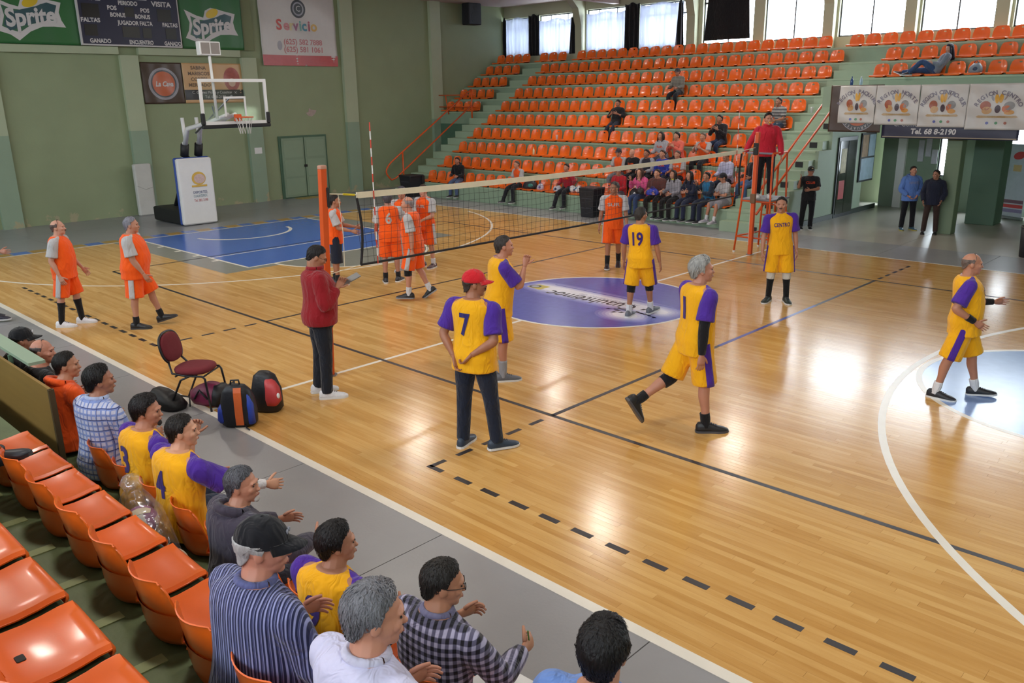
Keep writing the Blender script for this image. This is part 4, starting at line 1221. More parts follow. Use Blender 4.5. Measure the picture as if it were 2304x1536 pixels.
def add_hair(root, HZ, hair, q):
    kind, col = hair[0], hair[1]; th = hair[2] if len(hair) > 2 else .014
    if kind == 'bald': return
    hm = 'hair_' + col
    if hm not in MATS:
        m = mat(hm, col, .55, var=.35 if int(col[:2], 16) < 64 else .6, scale=40, bump=.6, bscale=80, stretch=(1, 1, .25), spec=.35)
    m = MATS[hm]
    n, k = (40, 12) if q != 'far' else (20, 6)
    kd = kind if kind in ('ring', 'band') else 'short'
    rs = random.Random(int(abs(HZ.translation.x * 1000)) + 7)
    b = MB(); rings = []
    for i in range(k + 1):
        v = max(i / k, .02); rg = []
        for j in range(n):
            phi = 2 * PI * j / n; p, nr = scalp(phi, v, kd)
            d = abs((phi + PI) % (2 * PI) - PI) / PI
            t = th * (1 - .80 * v ** 4) * (1 + (.25 if d < .35 and v > .3 else 0)) + rs.uniform(-.0022, .0022) * (2 if q != 'near' else 1)
            rg.append(p + nr * t)
        rings.append(rg)
    inner = []
    for j in range(n):
        p, nr = scalp(2 * PI * j / n, 1.0, kd); inner.append(p - nr * .012)
    rings.append(inner)
    b.loft(rings, caps=True)
    if kind == 'long':
        ln = hair[3] if len(hair) > 3 else .26
        rr = []
        for i in range(9):
            f = i / 8; z = .06 - (ln + .06) * f
            rr.append([Vector((( .088 + .02 * math.sin(f * 3)) * math.cos(a) * (1 - .25 * f ** 3), -.045 - .02 * f + .068 * math.sin(a) * (1 - .3 * f), z + .03 * math.cos(a * 2) * f)) for a in [2 * PI * t / 14 for t in range(14)]])
        b.loft(rr)
        for sd in (-1, 1): b.tube([Vector((sd * .074, .02, .06)), Vector((sd * .088, .018, -.02)), Vector((sd * .090, .03, -.12)), Vector((sd * .085, .05, -ln * .85))], [.02, .024, .026, .012], 8)
    if q != 'far' and kd == 'short':
        # locks lying along the scalp break up the outline
        for _ in range(1500 if q == 'near' else 520):
            phi = rs.uniform(0, 2 * PI); v = rs.uniform(.03, 1.0); p, nr = scalp(phi, v, kd)
            d = abs((phi + PI) % (2 * PI) - PI) / PI
            p2, n2 = scalp(phi + rs.uniform(-.25, .25), min(1.07, v + rs.uniform(.10, .22)), kd)
            t = th * (1 - .65 * v ** 4) * (1.2 if d < .35 and v > .3 else 1) 
            sd = nr.cross(p2 - p)
            if sd.length < 1e-6: continue
            sd = sd.normalized() * rs.uniform(.0018, .004) * (1 if q == 'near' else 1.7)
            a = p + nr * (t - .001); c = p2 + n2 * (t * (.9 if v < .7 else .35) + rs.uniform(-.001, .004)); mdl = (a + c) / 2 + (nr + n2) * rs.uniform(.001, .0035)
            b.add([a - sd, a + sd, mdl + sd * .8, mdl - sd * .8, c], [(0, 1, 2, 3), (3, 2, 4)])
    b.v = [tuple(HZ @ Vector(v)) for v in b.v]
    plain(b, 'hair', m, root)
def add_cap(root, HZ, cap, q):
    col, back = cap[0], (cap[1] if len(cap) > 1 else 0)
    c = cloth(col)
    b = MB(); n = 24; rings = []
    for i in range(9):
        th = .04 + (PI / 2 * 1.08 - .04) * i / 8
        rings.append([Vector((.088 * math.sin(th) * math.cos(2 * PI * j / n), -.010 + .110 * math.sin(th) * math.sin(2 * PI * j / n), .036 + .098 * math.cos(th) * 1.0)) for j in range(n)])
    rings.append([p * .96 + Vector((0, 0, -.004)) for p in rings[-1]])
    b.loft(rings); b.v = [tuple(HZ @ Vector(v)) for v in b.v]
    o = plain(b, 'cap', c, root)
    b = MB(); rows = []
    for i in range(6):
        f = i / 5; rg = []
        for j in range(11):
            a = math.radians(-68 + 136 * j / 10)
            r = 1 + .75 * f * math.cos(a) ** .6
            rg.append(Vector((.084 * math.sin(a) * (1 + .10 * f), -.010 + .106 * math.cos(a) * r, .036 - .018 * f - .020 * math.sin(a) ** 2 * f)))
        rows.append(rg)
    up_ = [p for r in rows for p in r]; dn = [p - Vector((0, 0, .005)) for p in up_]
    fs = []
    for i in range(5):
        for j in range(10):
            a = i * 11 + j; fs += [(a, a + 1, a + 12, a + 11), (66 + a, 66 + a + 11, 66 + a + 12, 66 + a + 1)]
    for j in range(10): a = 55 + j; fs.append((a, a + 1, 66 + a + 1, 66 + a))
    for i in range(5):
        for a in (i * 11, i * 11 + 10): fs.append((a, a + 11, 66 + a + 11, 66 + a))
    b.add(up_ + dn, fs); b.v = [tuple(HZ @ Vector(v)) for v in b.v]
    plain(b, 'brim', c, o)
    if len(cap) > 2:
        b = MB()
        for k in range(3): b.ball((.012 * (k - 1), .098 - .006 * abs(k - 1), .07 + .008 * (k % 2)), (.009, .006, .012), 6, 5)
        b.v = [tuple(HZ @ Vector(v)) for v in b.v]; plain(b, 'cap_logo', cloth(cap[2]), o)
    b = MB().ball((0, -.010, .134), (.007, .007, .004), 6, 5); b.v = [tuple(HZ @ Vector(v)) for v in b.v]; plain(b, 'button', c, o)
# ================================================================ NET AND POSTS
M_tape = mat('cream_net_tape', 'DDD6BE', .7)
M_cord = mat('black_net_cord', '1D1B1E', .8)
NB, NT = 1.33, 2.24
net = thing('volleyball_net', 'black volleyball net with cream top tape across the court', 'net', (0, 0, 0))
def sag(y, z): return z - .05 * (1 - (y / 4.75) ** 2) * ((z - NB) / (NT - NB) * .6 + .4)
b = MB(); ys = np.linspace(-4.75, 4.75, 40)
rg = []
for yy in ys:
    z1 = sag(yy, NT); rg.append([(-.008, yy, z1 - .075), (.008, yy, z1 - .075), (.008, yy, z1), (-.008, yy, z1)])
b.loft(rg).build('top_tape', M_tape, net)
b = MB(); b.tube([(0, yy, sag(yy, NB)) for yy in ys], .016, 6).build('bottom_band', M_cord, net)
for sg, nm in ((-1, 'side_band'), (1, 'side_band')):
    b = MB(); pts = [(0, sg * (4.75 - .05 * math.sin(PI * k / 8)), NB + (NT - .07 - NB) * k / 8) for k in range(9)]
    b.tube(pts, .018, 6).build(nm, M_cord, net)
b = MB(); th = .0022
for k in range(96):
    yy = -4.75 + 9.5 * k / 95
    pts = [(0.004 * math.sin(k + j), yy + .012 * math.sin(j * 1.3 + k * .7), sag(yy, NB) + (sag(yy, NT) - .07 - sag(yy, NB)) * j / 6) for j in range(7)]
    b.tube(pts, th, 3, caps=False)
for j in range(1, 9):
    b.tube([(0, yy, sag(yy, NB) + (sag(yy, NT) - .07 - sag(yy, NB)) * j / 9 + .006 * math.sin(yy * 9 + j)) for yy in np.linspace(-4.75, 4.75, 60)], th, 3, caps=False)
o = b.build('netting', M_cord, net); o['kind'] = 'stuff'
for pts in ([(0, -4.75, 2.21), (0, -5.25, 2.27)], [(0, 4.75, 2.21), (0, 5.3, 2.25)]): MB().tube(pts, .008, 6).build('tension_rope', M_tape, net)
MB().tube([(0, -4.78, 2.21), (0, -4.95, 2.235)], .014, 6).build('yellow_strap', mat('yellow_strap', 'D9C520', .6), net)
for pts in ([(0, -5.02, 2.24), (0.02, -5.0, 1.75), (0, -5.0, 1.35)], [(0, -4.76, 1.33), (0, -5.25, 1.28)]): MB().tube(pts, .0045, 5).build('loose_cord', M_tape, net)
def antenna(y, label):
    t = thing('net_antenna', label, 'antenna', (0.02, y, NB - .02))
    L = 1.76
    for k in range(17):
        MB().cyl(0, 0, L * k / 17, L * (k + 1) / 17, .008, n=8).build('red_band' if k % 2 == 0 else 'white_band', mat('antenna_red', 'C8402C', .5) if k % 2 == 0 else M_wht, t)
antenna(-4.5, 'red and white striped net antenna on the near side')
antenna(4.52, 'red and white striped net antenna by the referee stand')
def post(y, label, near_one):
    t = thing('net_post', label, 'net post', (0, y, 0))
    MB().bar((0, 0, .01), (0, .11 if near_one else 0, 2.56), .075, .075).build('shaft', ORANGE_P, t)
    MB().cyl(0, 0, 0, .012, .085, n=20).build('floor_plate', M_metal, t)
    sg = 1 if near_one else -1
    MB().rbox(-.055, .055, sg * .045 - .02 + (.095 if near_one else 0), sg * .045 + .02 + (.095 if near_one else 0), 2.10, 2.34, .015).build('tension_box', M_dark, t)
    if near_one:
        MB().box(-.02, .02, .118, .130, 1.86, 2.10).build('white_scale', M_wht, t)
        MB().box(-.02, .02, .138, .150, 2.36, 2.54).build('white_scale', M_wht, t)
        MB().rbox(-.045, .045, .065, .155, 2.55, 2.60, .02).build('cap', mat('post_cap', 'B98A76', .5), t)
        MB().tube([(.06 + .03 * math.cos(a), .085, 1.02 + .03 * math.sin(a)) for a in [k * PI / 6 for k in range(13)]], .006, 6).build('hook', M_metal, t)
    else:
        MB().rbox(-.06, .06, -.06, .0, 1.10, 1.30, .02).build('winch', mat('brown_winch', '6F5138', .5), t)
        MB().box(-.056, -.05, -.015, .015, .2, 2.5).build('white_scale', M_wht, t)
post(-5.33, 'orange square net post with black clamp behind the man in red jacket', True)
post(5.37, 'orange square net post in front of the referee stand', False)

# ---- referee stand
t = thing('referee_stand', 'orange tubular referee stand behind the far net post', 'stand', (0, 5.95, 0))
r = .021
cx = ((-.42, -.52), (.38, -.52), (-.34, .42), (.32, .42))
for (x, y) in cx:
    top = (x * .72, y * .78, 2.12)
    MB().tube([(x, y, .02), (x * .82, y * .86, 1.15), top], r, 8).build('leg', ORANGE_P, t, smooth=True)
    MB().cyl(x, y, 0, .04, .028, n=10).build('foot_cap', M_wht, t)
MB().rbox(-.36, .34, -.46, .40, 1.135, 1.17, .03).build('platform', mat('grey_platform', '77777C', .6), t)
for z, kx, ky in ((1.12, .84, .88), (.35, .96, .97)):
    q = [(cx[0][0] * kx, cx[0][1] * ky, z), (cx[1][0] * kx, cx[1][1] * ky, z), (cx[3][0] * kx, cx[3][1] * ky, z), (cx[2][0] * kx, cx[2][1] * ky, z)]
    for k in range(4): MB().tube([q[k], q[(k + 1) % 4]], r * .85, 8).build('cross_bar', ORANGE_P, t, smooth=True)
q = [(x * .72, y * .78, 2.12) for x, y in (cx[0], cx[1], cx[3], cx[2])]
MB().tube([q[1], q[0]], r, 8).build('top_rail', mat('grey_rail_pad', '8B8EA0', .6), t, smooth=True)
MB().tube([q[1], q[2]], r, 8).build('top_rail', ORANGE_P, t, smooth=True)
MB().tube([q[0], q[3]], r, 8).build('top_rail', ORANGE_P, t, smooth=True)
for k in range(4):
    z = .25 + .24 * k; f = 1 - .14 * z / 1.15
    MB().tube([(-.30 * f, .44 * f, z), (.29 * f, .44 * f, z)], r * .8, 8).build('rung', ORANGE_P, t, smooth=True)

# ================================================================ BASKETBALL HOOP
t = thing('basketball_hoop', 'wheeled basketball hoop with glass backboard before the end wall', 'basketball hoop', (0, 0, 0))
MB().rbox(-15.8, -14.0, -.66, .36, .03, .42, .05).build('base', M_dark, t)
pad = MB().rbox(-14.02, -13.86, -.66, .34, .02, 1.83, .06).build('front_pad', M_wht, t)
MB().rbox(-14.10, -14.0, -.68, .35, .02, 1.85, .05).build('pad_side', mat('blue_vinyl', '2C4A96', .5), t)
GX = -13.855
def disc_x(x, y, z, ry, rz, th=.004, n=24, a0=0, a1=360):
    m = MB(); pts = [(y + ry * math.cos(math.radians(a0 + (a1 - a0) * k / n)), z + rz * math.sin(math.radians(a0 + (a1 - a0) * k / n))) for k in range(n)]
    return m.loft([[(x + d, p[0], p[1]) for p in pts] for d in (0, th)])
disc_x(GX, -.10, 1.28, .20, .18).build('pad_logo', mat('logo_gold', 'D0A94A', .5), pad)
disc_x(GX + .003, -.08, 1.27, .16, .13).build('pad_logo', mat('logo_rose', 'C9AFA8', .5, var=.3, scale=25), pad)
MB().box(GX, GX + .006, -.32, .12, 1.05, 1.10).build('pad_logo', mat('logo_gold', 'D0A94A'), pad)
for z, s_, c in ((.90, 'DEPORTES', '3C4C7A'), (.80, 'CUAUHTEMOC', '6B8A96'), (.68, 'Tel. 582 2190', 'B0403C')):
    text(s_, frame_M((GX + .006, -.10, z), (0, 1, 0), (0, 0, 1)), mat('pad_ink_' + c, c, .6), pad, size=.10, width=.40)
for sy in (-.30, .10):
    MB().tube([(-14.35, sy, .4), (-14.15, sy, 1.9), (-14.0, sy, 2.25)], .07, 10).build('mast', M_wht, t, smooth=True)
    MB().tube([(-14.13, sy, 1.88), (-14.02, sy, 2.2)], .11, 12).build('mast_pad', M_dark, t, smooth=True)
    MB().tube([(-14.0, sy, 2.2), (-13.7, sy * .9 - .05, 2.62), (-12.6, sy * .6 - .05, 2.80), (-11.62, sy * .5 - .05, 3.0)], [.07, .06, .05, .045], 10).build('boom', M_wht, t, smooth=True)
    MB().tube([(-14.0, sy, 2.9), (-13.95, sy, 2.3)], .05, 8).build('counter_arm', M_wht, t, smooth=True)
MB().tube([(-15.35, -.15, .42), (-14.75, -.15, 1.2), (-14.3, -.15, 1.85)], .075, 10).build('rear_brace', M_dark, t, smooth=True)
MB().tube([(-13.7, -.1, 2.5), (-11.62, -.05, 3.45)], .025, 8).build('tie_rod', M_metal, t, smooth=True)
MB().tube([(-11.62, -.6, 3.2), (-12.5, -.1, 2.85)], .02, 8).build('tie_rod', M_metal, t, smooth=True)
BX, y0, y1, z0, z1 = -11.5, -.96, .86, 2.76, 3.85
fm = .075
for a, b_, c, d in ((y0, y1, z1 - fm, z1), (y0, y1, z0, z0 + fm), (y0, y0 + fm, z0 + fm, z1 - fm), (y1 - fm, y1, z0 + fm, z1 - fm)):
    MB().box(BX - .03, BX + .012, a, b_, c, d).build('backboard_frame', M_wht, t)
MB().box(BX - .004, BX + .004, y0 + fm, y1 - fm, z0 + fm, z1 - fm).build('backboard_glass', M_glass, t)
for a, b_, c, d in ((-.35, .25, 3.38, 3.43), (-.35, -.30, 2.95, 3.38), (.20, .25, 2.95, 3.38)):
    MB().box(BX + .004, BX + .010, a, b_, c, d).build('target_line', M_wht, t)
MB().rbox(BX - .04, BX + .05, y0 - .03, y1 + .03, z0 - .09, z0 + .0, .03).build('edge_pad', M_dark, t)
for yy in (y0 - .03, y1 - .07): MB().rbox(BX - .04, BX + .05, yy, yy + .10, z0, z0 + .28, .03).build('edge_pad', M_dark, t)
MB().rbox(BX + .01, BX + .14, -.13, .03, 2.83, 3.0, .02).build('rim_bracket', ORANGE_P, t)
rc = (BX + .15 + .23, -.05, 2.93)
MB().tube([(rc[0] + .225 * math.cos(a), rc[1] + .225 * math.sin(a), rc[2]) for a in [2 * PI * k / 24 for k in range(25)]], .012, 8, caps=False).build('rim', ORANGE_P, t, smooth=True)
b = MB()
for k in range(12):
    for sg in (-1, 1):
        b.tube([(rc[0] + rr * math.cos(a), rc[1] + rr * math.sin(a), rc[2] - dz) for rr, dz, a in [(.225 - .1 * (j / 5) ** .7, .40 * j / 5, 2 * PI * (k + sg * .5 * j / 2.5) / 12) for j in range(6)]], .005, 4, caps=False)
b.build('hoop_net', mat('net_white', 'C9C6C0', .8), t)
MB().tube([(-11.62, -.5, 2.9), (-11.62, -.53, 4.4)], .035, 10).build('clock_pole', M_wht, t, smooth=True)
ck = MB().rbox(-11.75, -11.55, -.79, -.25, 4.40, 4.72, .02).build('shot_clock', M_wht, t)
for a in (-.755, -.505): MB().box(-11.552, -11.545, a, a + .22, 4.43, 4.69).build('clock_face', mat('clock_grey', '8A837F', .5), ck)

# ================================================================ WALL BANNERS
def banner_mesh(M, w, h, amp=.012, fx=3, fz_=2, th=.006, seed=0, nx=36, nz=24):
    """hanging vinyl sheet, slightly rippled; M maps (x right, y up, z out)"""
    rs = random.Random(seed); ph = [rs.uniform(0, 6) for _ in range(6)]
    vs = []; fs = []
    for s_ in (0, 1):
        for j in range(nz + 1):
            for i in range(nx + 1):
                u, v = i / nx, j / nz
                d = amp * (math.sin(fx * 6.28 * u + 3 * v + ph[0]) * .6 + math.sin(fz_ * 6.28 * v + 5 * u + ph[1]) * .4 + math.sin(11 * (u + v) + ph[2]) * .35 * (1 - v))
                vs.append(M @ Vector(((u - .5) * w, (v - .5) * h, amp * 1.5 + d + (0 if s_ else -th))))
    n = (nx + 1) * (nz + 1)
    for s_ in (0, 1):
        for j in range(nz):
            for i in range(nx):
                a = s_ * n + j * (nx + 1) + i; q_ = (a, a + 1, a + nx + 2, a + nx + 1); fs.append(q_ if s_ else q_[::-1])
    for i in range(nx): fs.append((i, i + 1, n + i + 1, n + i)); k = nz * (nx + 1) + i; fs.append((k + 1, k, n + k, n + k + 1))
    for j in range(nz): k = j * (nx + 1); fs.append((k + nx + 1, k, n + k, n + k + nx + 1)); k += nx; fs.append((k, k + nx + 1, n + k + nx + 1, n + k))
    return MB().add(vs, fs), (lambda u, v: amp * (math.sin(fx * 6.28 * u + 3 * v + ph[0]) * .6 + math.sin(fz_ * 6.28 * v + 5 * u + ph[1]) * .4 + math.sin(11 * (u + v) + ph[2]) * .35 * (1 - v)) + amp * 1.5)
class Banner:
    def __init__(s, name, label, o, xd, yd, w, h, mt, amp=.012, seed=0, fx=3, cat='banner'):
        s.w, s.h = w, h; s.M = frame_M(o, xd, yd)
        s.mb, s.d = banner_mesh(s.M, w, h, amp, fx, 2, .006, seed)
        s.o = thing(name, label, cat)
        s.mb.build('sheet', mt, s.o, smooth=True)
    def put(s, me, name, mt, lift=.004):
        """lay a flat mesh (x right, y up, metres from the centre) onto the rippled sheet"""
        bm = bmesh.new(); bm.from_mesh(me); bmesh.ops.triangulate(bm, faces=bm.faces)
        for _ in range(3):
            lg = [e for e in bm.edges if e.calc_length() > .10]
            if not lg: break
            bmesh.ops.subdivide_edges(bm, edges=lg, cuts=1); bmesh.ops.triangulate(bm, faces=bm.faces)
        for v in bm.verts:
            u, w_ = v.co.x / s.w + .5, v.co.y / s.h + .5
            v.co = s.M @ Vector((v.co.x, v.co.y, s.d(u, w_) + lift))
        bm.to_mesh(me); bm.free(); me.materials.clear(); me.materials.append(mt); me.name = name
        return obj(name, me, s.o)
    def poly(s, pts, name, mt, lift=.004):
        me = bpy.data.meshes.new(name); me.from_pydata([(x, y, 0) for x, y in pts], [], [tuple(range(len(pts)))]); return s.put(me, name, mt, lift)
    def oval(s, x, y, rx, ry, name, mt, lift=.004, rot=0, n=28):
        c, sn = math.cos(rot), math.sin(rot)
        return s.poly([(x + rx * math.cos(a) * c - ry * math.sin(a) * sn, y + rx * math.cos(a) * sn + ry * math.sin(a) * c) for a in [2 * PI * k / n for k in range(n)]], name, mt, lift)
    def text(s, st, x, y, size, mt, width=None, bold=0.0, shear=0, rot=0, lift=.007, hgt=None):
        me = text_mesh(st, size, bold=bold, width=width, shear=shear)
        if rot: me.transform(Matrix.Rotation(rot, 4, 'Z'))
        me.transform(Matrix.Translation((x, y, 0))); return s.put(me, 'lettering', mt, lift)
    def arctext(s, st, x, y, r, a0, a1, size, mt, lift=.007, bold=.0):
        """letters set one by one around an arc, joined into one piece"""
        bm = bmesh.new(); n = len(st)
        for k, ch in enumerate(st):
            if ch == ' ': continue
            a = a0 + (a1 - a0) * k / (n - 1)
            me = text_mesh(ch, size, bold=bold); me.transform(Matrix.Translation((x + r * math.cos(a), y + r * math.sin(a), 0)) @ Matrix.Rotation(a - PI / 2, 4, 'Z')); bm.from_mesh(me); bpy.data.meshes.remove(me)
        me = bpy.data.meshes.new('lettering'); bm.to_mesh(me); bm.free(); return s.put(me, 'lettering', mt, lift)
vinyl = lambda n, c, r=.35, **k: mat('vinyl_' + n, c, r, var=k.pop('var', .05), **k)
V_white = vinyl('white', 'C9C4C0'); V_green = vinyl('green', '2F6A38', .4, var=.12, scale=1.5); V_navy = vinyl('navy', '24243F', .4); V_ink = vinyl('ink', '2C2A30', .5)
V_lite = vinyl('lettering_white', 'CFCBCB', .5); V_yel = vinyl('yellow', 'D9B72A'); V_dkb = vinyl('logo_blue', '33545C'); V_gold = vinyl('gold', 'C79A3C'); V_or = vinyl('orange', 'C2694A')
V_grey = vinyl('grey', '9A98A0'); V_brown = vinyl('brown', '4A382F', var=.35, scale=4); V_tan = vinyl('tan', 'CBA274', var=.12, scale=2); V_black = vinyl('black', '232026'); V_redb = vinyl('red', 'B8484A', var=.15)
XP = XW + .17
def soda(yc, z_c, w, label):
    bn = Banner('drink_banner', label, (XP, yc, 5.80), (0, 1, 0), (0, 0, 1), w, 1.86, V_green, .010, int(yc * 10) + 90)
    dz = z_c - 5.80; k = .00158
    tr = lambda P: [((x - 600) * k, (330 - y) * k + dz) for x, y in P]
    outer = [(50, 20), (300, 120), (430, 150), (480, 20), (600, -40), (740, -20), (860, 10), (1110, 50), (1055, 210), (1080, 340), (1140, 455), (950, 445), (760, 455), (560, 540), (365, 690), (240, 600), (30, 535), (110, 400), (140, 250)]
    inner = [(165, 130), (320, 190), (470, 200), (640, 190), (780, 90), (880, 70), (1030, 110), (985, 230), (1000, 330), (1000, 375), (800, 370), (600, 420), (390, 560), (250, 520), (130, 470), (190, 300)]
    bn.poly(tr(outer), 'logo_outline', V_lite, .004)
    bn.poly(tr(inner), 'logo_field', vinyl('logo_green', '3D6B4F'), .007)
    bn.poly(tr([(700, 130), (880, 60), (1030, 100), (985, 230), (1000, 330), (760, 370), (500, 440), (240, 540), (160, 440), (250, 250)]), 'logo_shade', V_dkb, .009)
    bn.oval(.03, dz + .42, .22, .12, 'lemon', V_yel, .011, .45)
    bn.text('Sprite', -.01, dz + .03, .62, V_lite, width=1.28, bold=.022, shear=.12, rot=.10, lift=.014)
soda(-2.62, 5.52, 2.35, 'green soft drink banner with white logo left of the scoreboard')
soda(2.55, 5.50, 2.05, 'green soft drink banner with white logo right of the scoreboard')
# scoreboard
sb = thing('scoreboard', 'dark navy scoreboard with white lettering high on the end wall', 'scoreboard')
MB().box(XP - .03, XP + .10, -1.44, 1.47, 4.88, 6.78).build('cabinet', V_lite, sb)
fc = MB().box(XP + .10, XP + .115, -1.40, 1.43, 4.92, 6.74).build('face', V_navy, sb)
mp_ = lambda cx_, cy_: (-1.42 + (cx_ - 500) * 2.86 / 650, 6.26 - .0042 * cy_)
for s_, cx_, cy_, w_ in (('LOCAL', 570, 30, .66), ('PERIODO', 818, 52, .55), ('VISITA', 1040, 46, .60), ('POS', 712, 86, .26), ('POS', 925, 92, .26), ('BONUS', 745, 130, .44), ('BONUS', 905, 134, .44), ('FALTAS', 568, 170, .52), ('JUGADOR FALTA', 850, 178, 1.02), ('FALTAS', 1085, 180, .46), ('GANADO', 612, 300, .58), ('ENCUENTRO', 876, 302, .70), ('GANADO', 1090, 304, .52)):
    y_, z_ = mp_(cx_, cy_); text(s_, frame_M((XP + .118, y_, z_), (0, 1, 0), (0, 0, 1)), V_lite, fc, size=.19 if s_ in ('LOCAL', 'VISITA') else .155, width=w_, bold=.006)
for a, b_, c, d in ((522, 628, 66, 152), (1005, 1100, 76, 158), (790, 850, 76, 138), (522, 602, 196, 268), (760, 872, 200, 272), (893, 950, 204, 272), (1048, 1122, 200, 274)):
    ya, za = mp_(a, d); yb, zb = mp_(b_, c); MB().box(XP + .114, XP + .122, ya, yb, za, zb).build('digit_window', mat('digit_black', '1C1717', .3), fc)
ya, za = mp_(680, 25); yb, zb = mp_(945, -80)
MB().box(XP + .114, XP + .12, ya, yb, za, zb).build('clock_border', V_lite, fc); MB().box(XP + .119, XP + .124, ya + .04, yb - .04, za + .04, zb - .04).build('clock_window', mat('clock_dim', '6E6A68', .3), fc)
# service banner
bn = Banner('service_banner', 'white service banner with red foot hanging on the end wall', (XW + .03, 5.74, 5.60), (0, 1, 0), (0, 0, 1), 2.94, 2.36, V_white, .022, 4, fx=2)
bn.poly([(-1.47, -1.18), (1.47, -1.18), (1.47, -.84), (-1.47, -.84)], 'red_foot', V_redb, .004)
bn.oval(.02, .64, .29, .29, 'emblem', V_black, .005); bn.oval(.02, .64, .22, .22, 'emblem', V_grey, .008); bn.oval(.02, .64, .17, .17, 'emblem', V_black, .011)
bn.text('C', .02, .64, .26, V_lite, lift=.014)
cols = ('C24A44', 'C98286', 'CDBE86', '98607E', '6FA59C', '4A8AA0', 'A34458', 'CCA24A')
for k, ch in enumerate('Servicio'):
    bn.text(ch, -.76 + (0, .27, .47, .63, .82, .98, 1.17, 1.36)[k], .10, .46, vinyl('s%d' % k, cols[k]), bold=.014)
V_tel = vinyl('tel', 'B56A6C')
bn.text('(625) 582 7888', .12, -.42, .24, V_tel, width=1.5, bold=.006); bn.text('(625) 581 1061', .12, -.66, .24, V_tel, width=1.5, bold=.006)
bn.oval(-.78, -.54, .09, .15, 'phone_mark', V_grey, .006)
# wine bar banners
bn = Banner('bar_banner', 'brown square banner with an orange disc on the end wall', (XW + .02, .83, 3.86), (0, 1, 0), (0, 0, 1), 1.26, 1.20, V_brown, .010, 7)
bn.oval(.02, -.02, .47, .47, 'ring', V_grey, .004); bn.oval(.02, -.02, .40, .40, 'ring', vinyl('ring_dark', '575A60'), .006); bn.oval(.02, -.02, .355, .36, 'disc', V_or, .008)
bn.text('La Cava', .04, -.03, .20, V_lite, width=.56, shear=.25, bold=.008, lift=.012)
bn = Banner('menu_banner', 'tan menu banner with black foot behind the backboard', (XW + .02, 2.48, 3.86), (0, 1, 0), (0, 0, 1), 2.0, 1.20, V_tan, .010, 8)
bn.poly([(-1.0, -.50), (1.0, -.50), (1.0, -.20), (-1.0, -.20)], 'black_foot', V_black, .004)
for k, s_ in enumerate(('SABINA', 'MARISCOS', 'CORTES', 'MERCADO')): bn.text(s_, -.48, .45 - .17 * k, .15, vinyl('menu_ink', '6A5340'), bold=.003)
bn.text('C. Gomez Morin y Cuauhtemoc', 0, -.28, .12, V_lite, width=1.5); bn.text('Tel. 68 8-2190', .0, -.42, .12, V_lite)
bn.oval(.62, .12, .28, .36, 'meat_picture', vinyl('meat', 'A5524A', var=.4, scale=9), .005); bn.oval(.62, .02, .12, .13, 'meat_picture', vinyl('meat_pale', 'C9A48C'), .008)
# small papers on the wall
tag(MB().box(XW + .14, XW + .15, 3.60, 3.87, 1.60, 1.80).build('paper_notice', M_wht), 'small white paper notice on the pilaster left of the green door', 'notice')
tag(MB().loft([[(XW + d, 6.0 + .18 * math.cos(a) + .05 * math.sin(3 * a), 2.88 + .12 * math.sin(a) + .03 * math.sin(4 * a)) for a in [2 * PI * k / 14 for k in range(14)]] for d in (.0, .012)]).build('torn_sticker', mat('torn_rose_paper', 'AE9C94', .7, var=.25, scale=14)), 'torn pinkish sticker on the wall above the green door', 'sticker')
# white pad leaning at the pilaster
t = thing('wall_mattress', 'worn white padded mat standing against the pilaster', 'mat', (XW + .30, -.27, 0))
MB().rbox(-.10, .08, -.27, .25, 0, 1.54, .05).build('pad', mat('dirty_white_vinyl', 'C2C2BE', .6, var=.14, scale=3, bump=.2, bscale=6), t, smooth=False)
MB().tube([(.085, -.24, .9), (.085, .0, .78), (.085, .22, .84)], .006, 5).build('crease_seam', mat('seam_grey', '9A9A96', .7), t)
# loudspeaker in the corner
t = thing('wall_speaker', 'black loudspeaker hung high on the end wall near the corner', 'loudspeaker', (XW + .42, 13.48, 6.06))
MB().rbox(-.22, .22, -.34, .34, 0, .80, .04).build('cabinet', mat('speaker_black', '1B1B22', .6), t)
disc_x(.221, 0, .28, .24, .24).build('woofer', M_dark, t); disc_x(.221, 0, .62, .12, .09).build('horn', M_dark, t)
MB().bar((-.40, 0, .55), (-.2, 0, .55), .05, .05).build('bracket', M_metal, t)

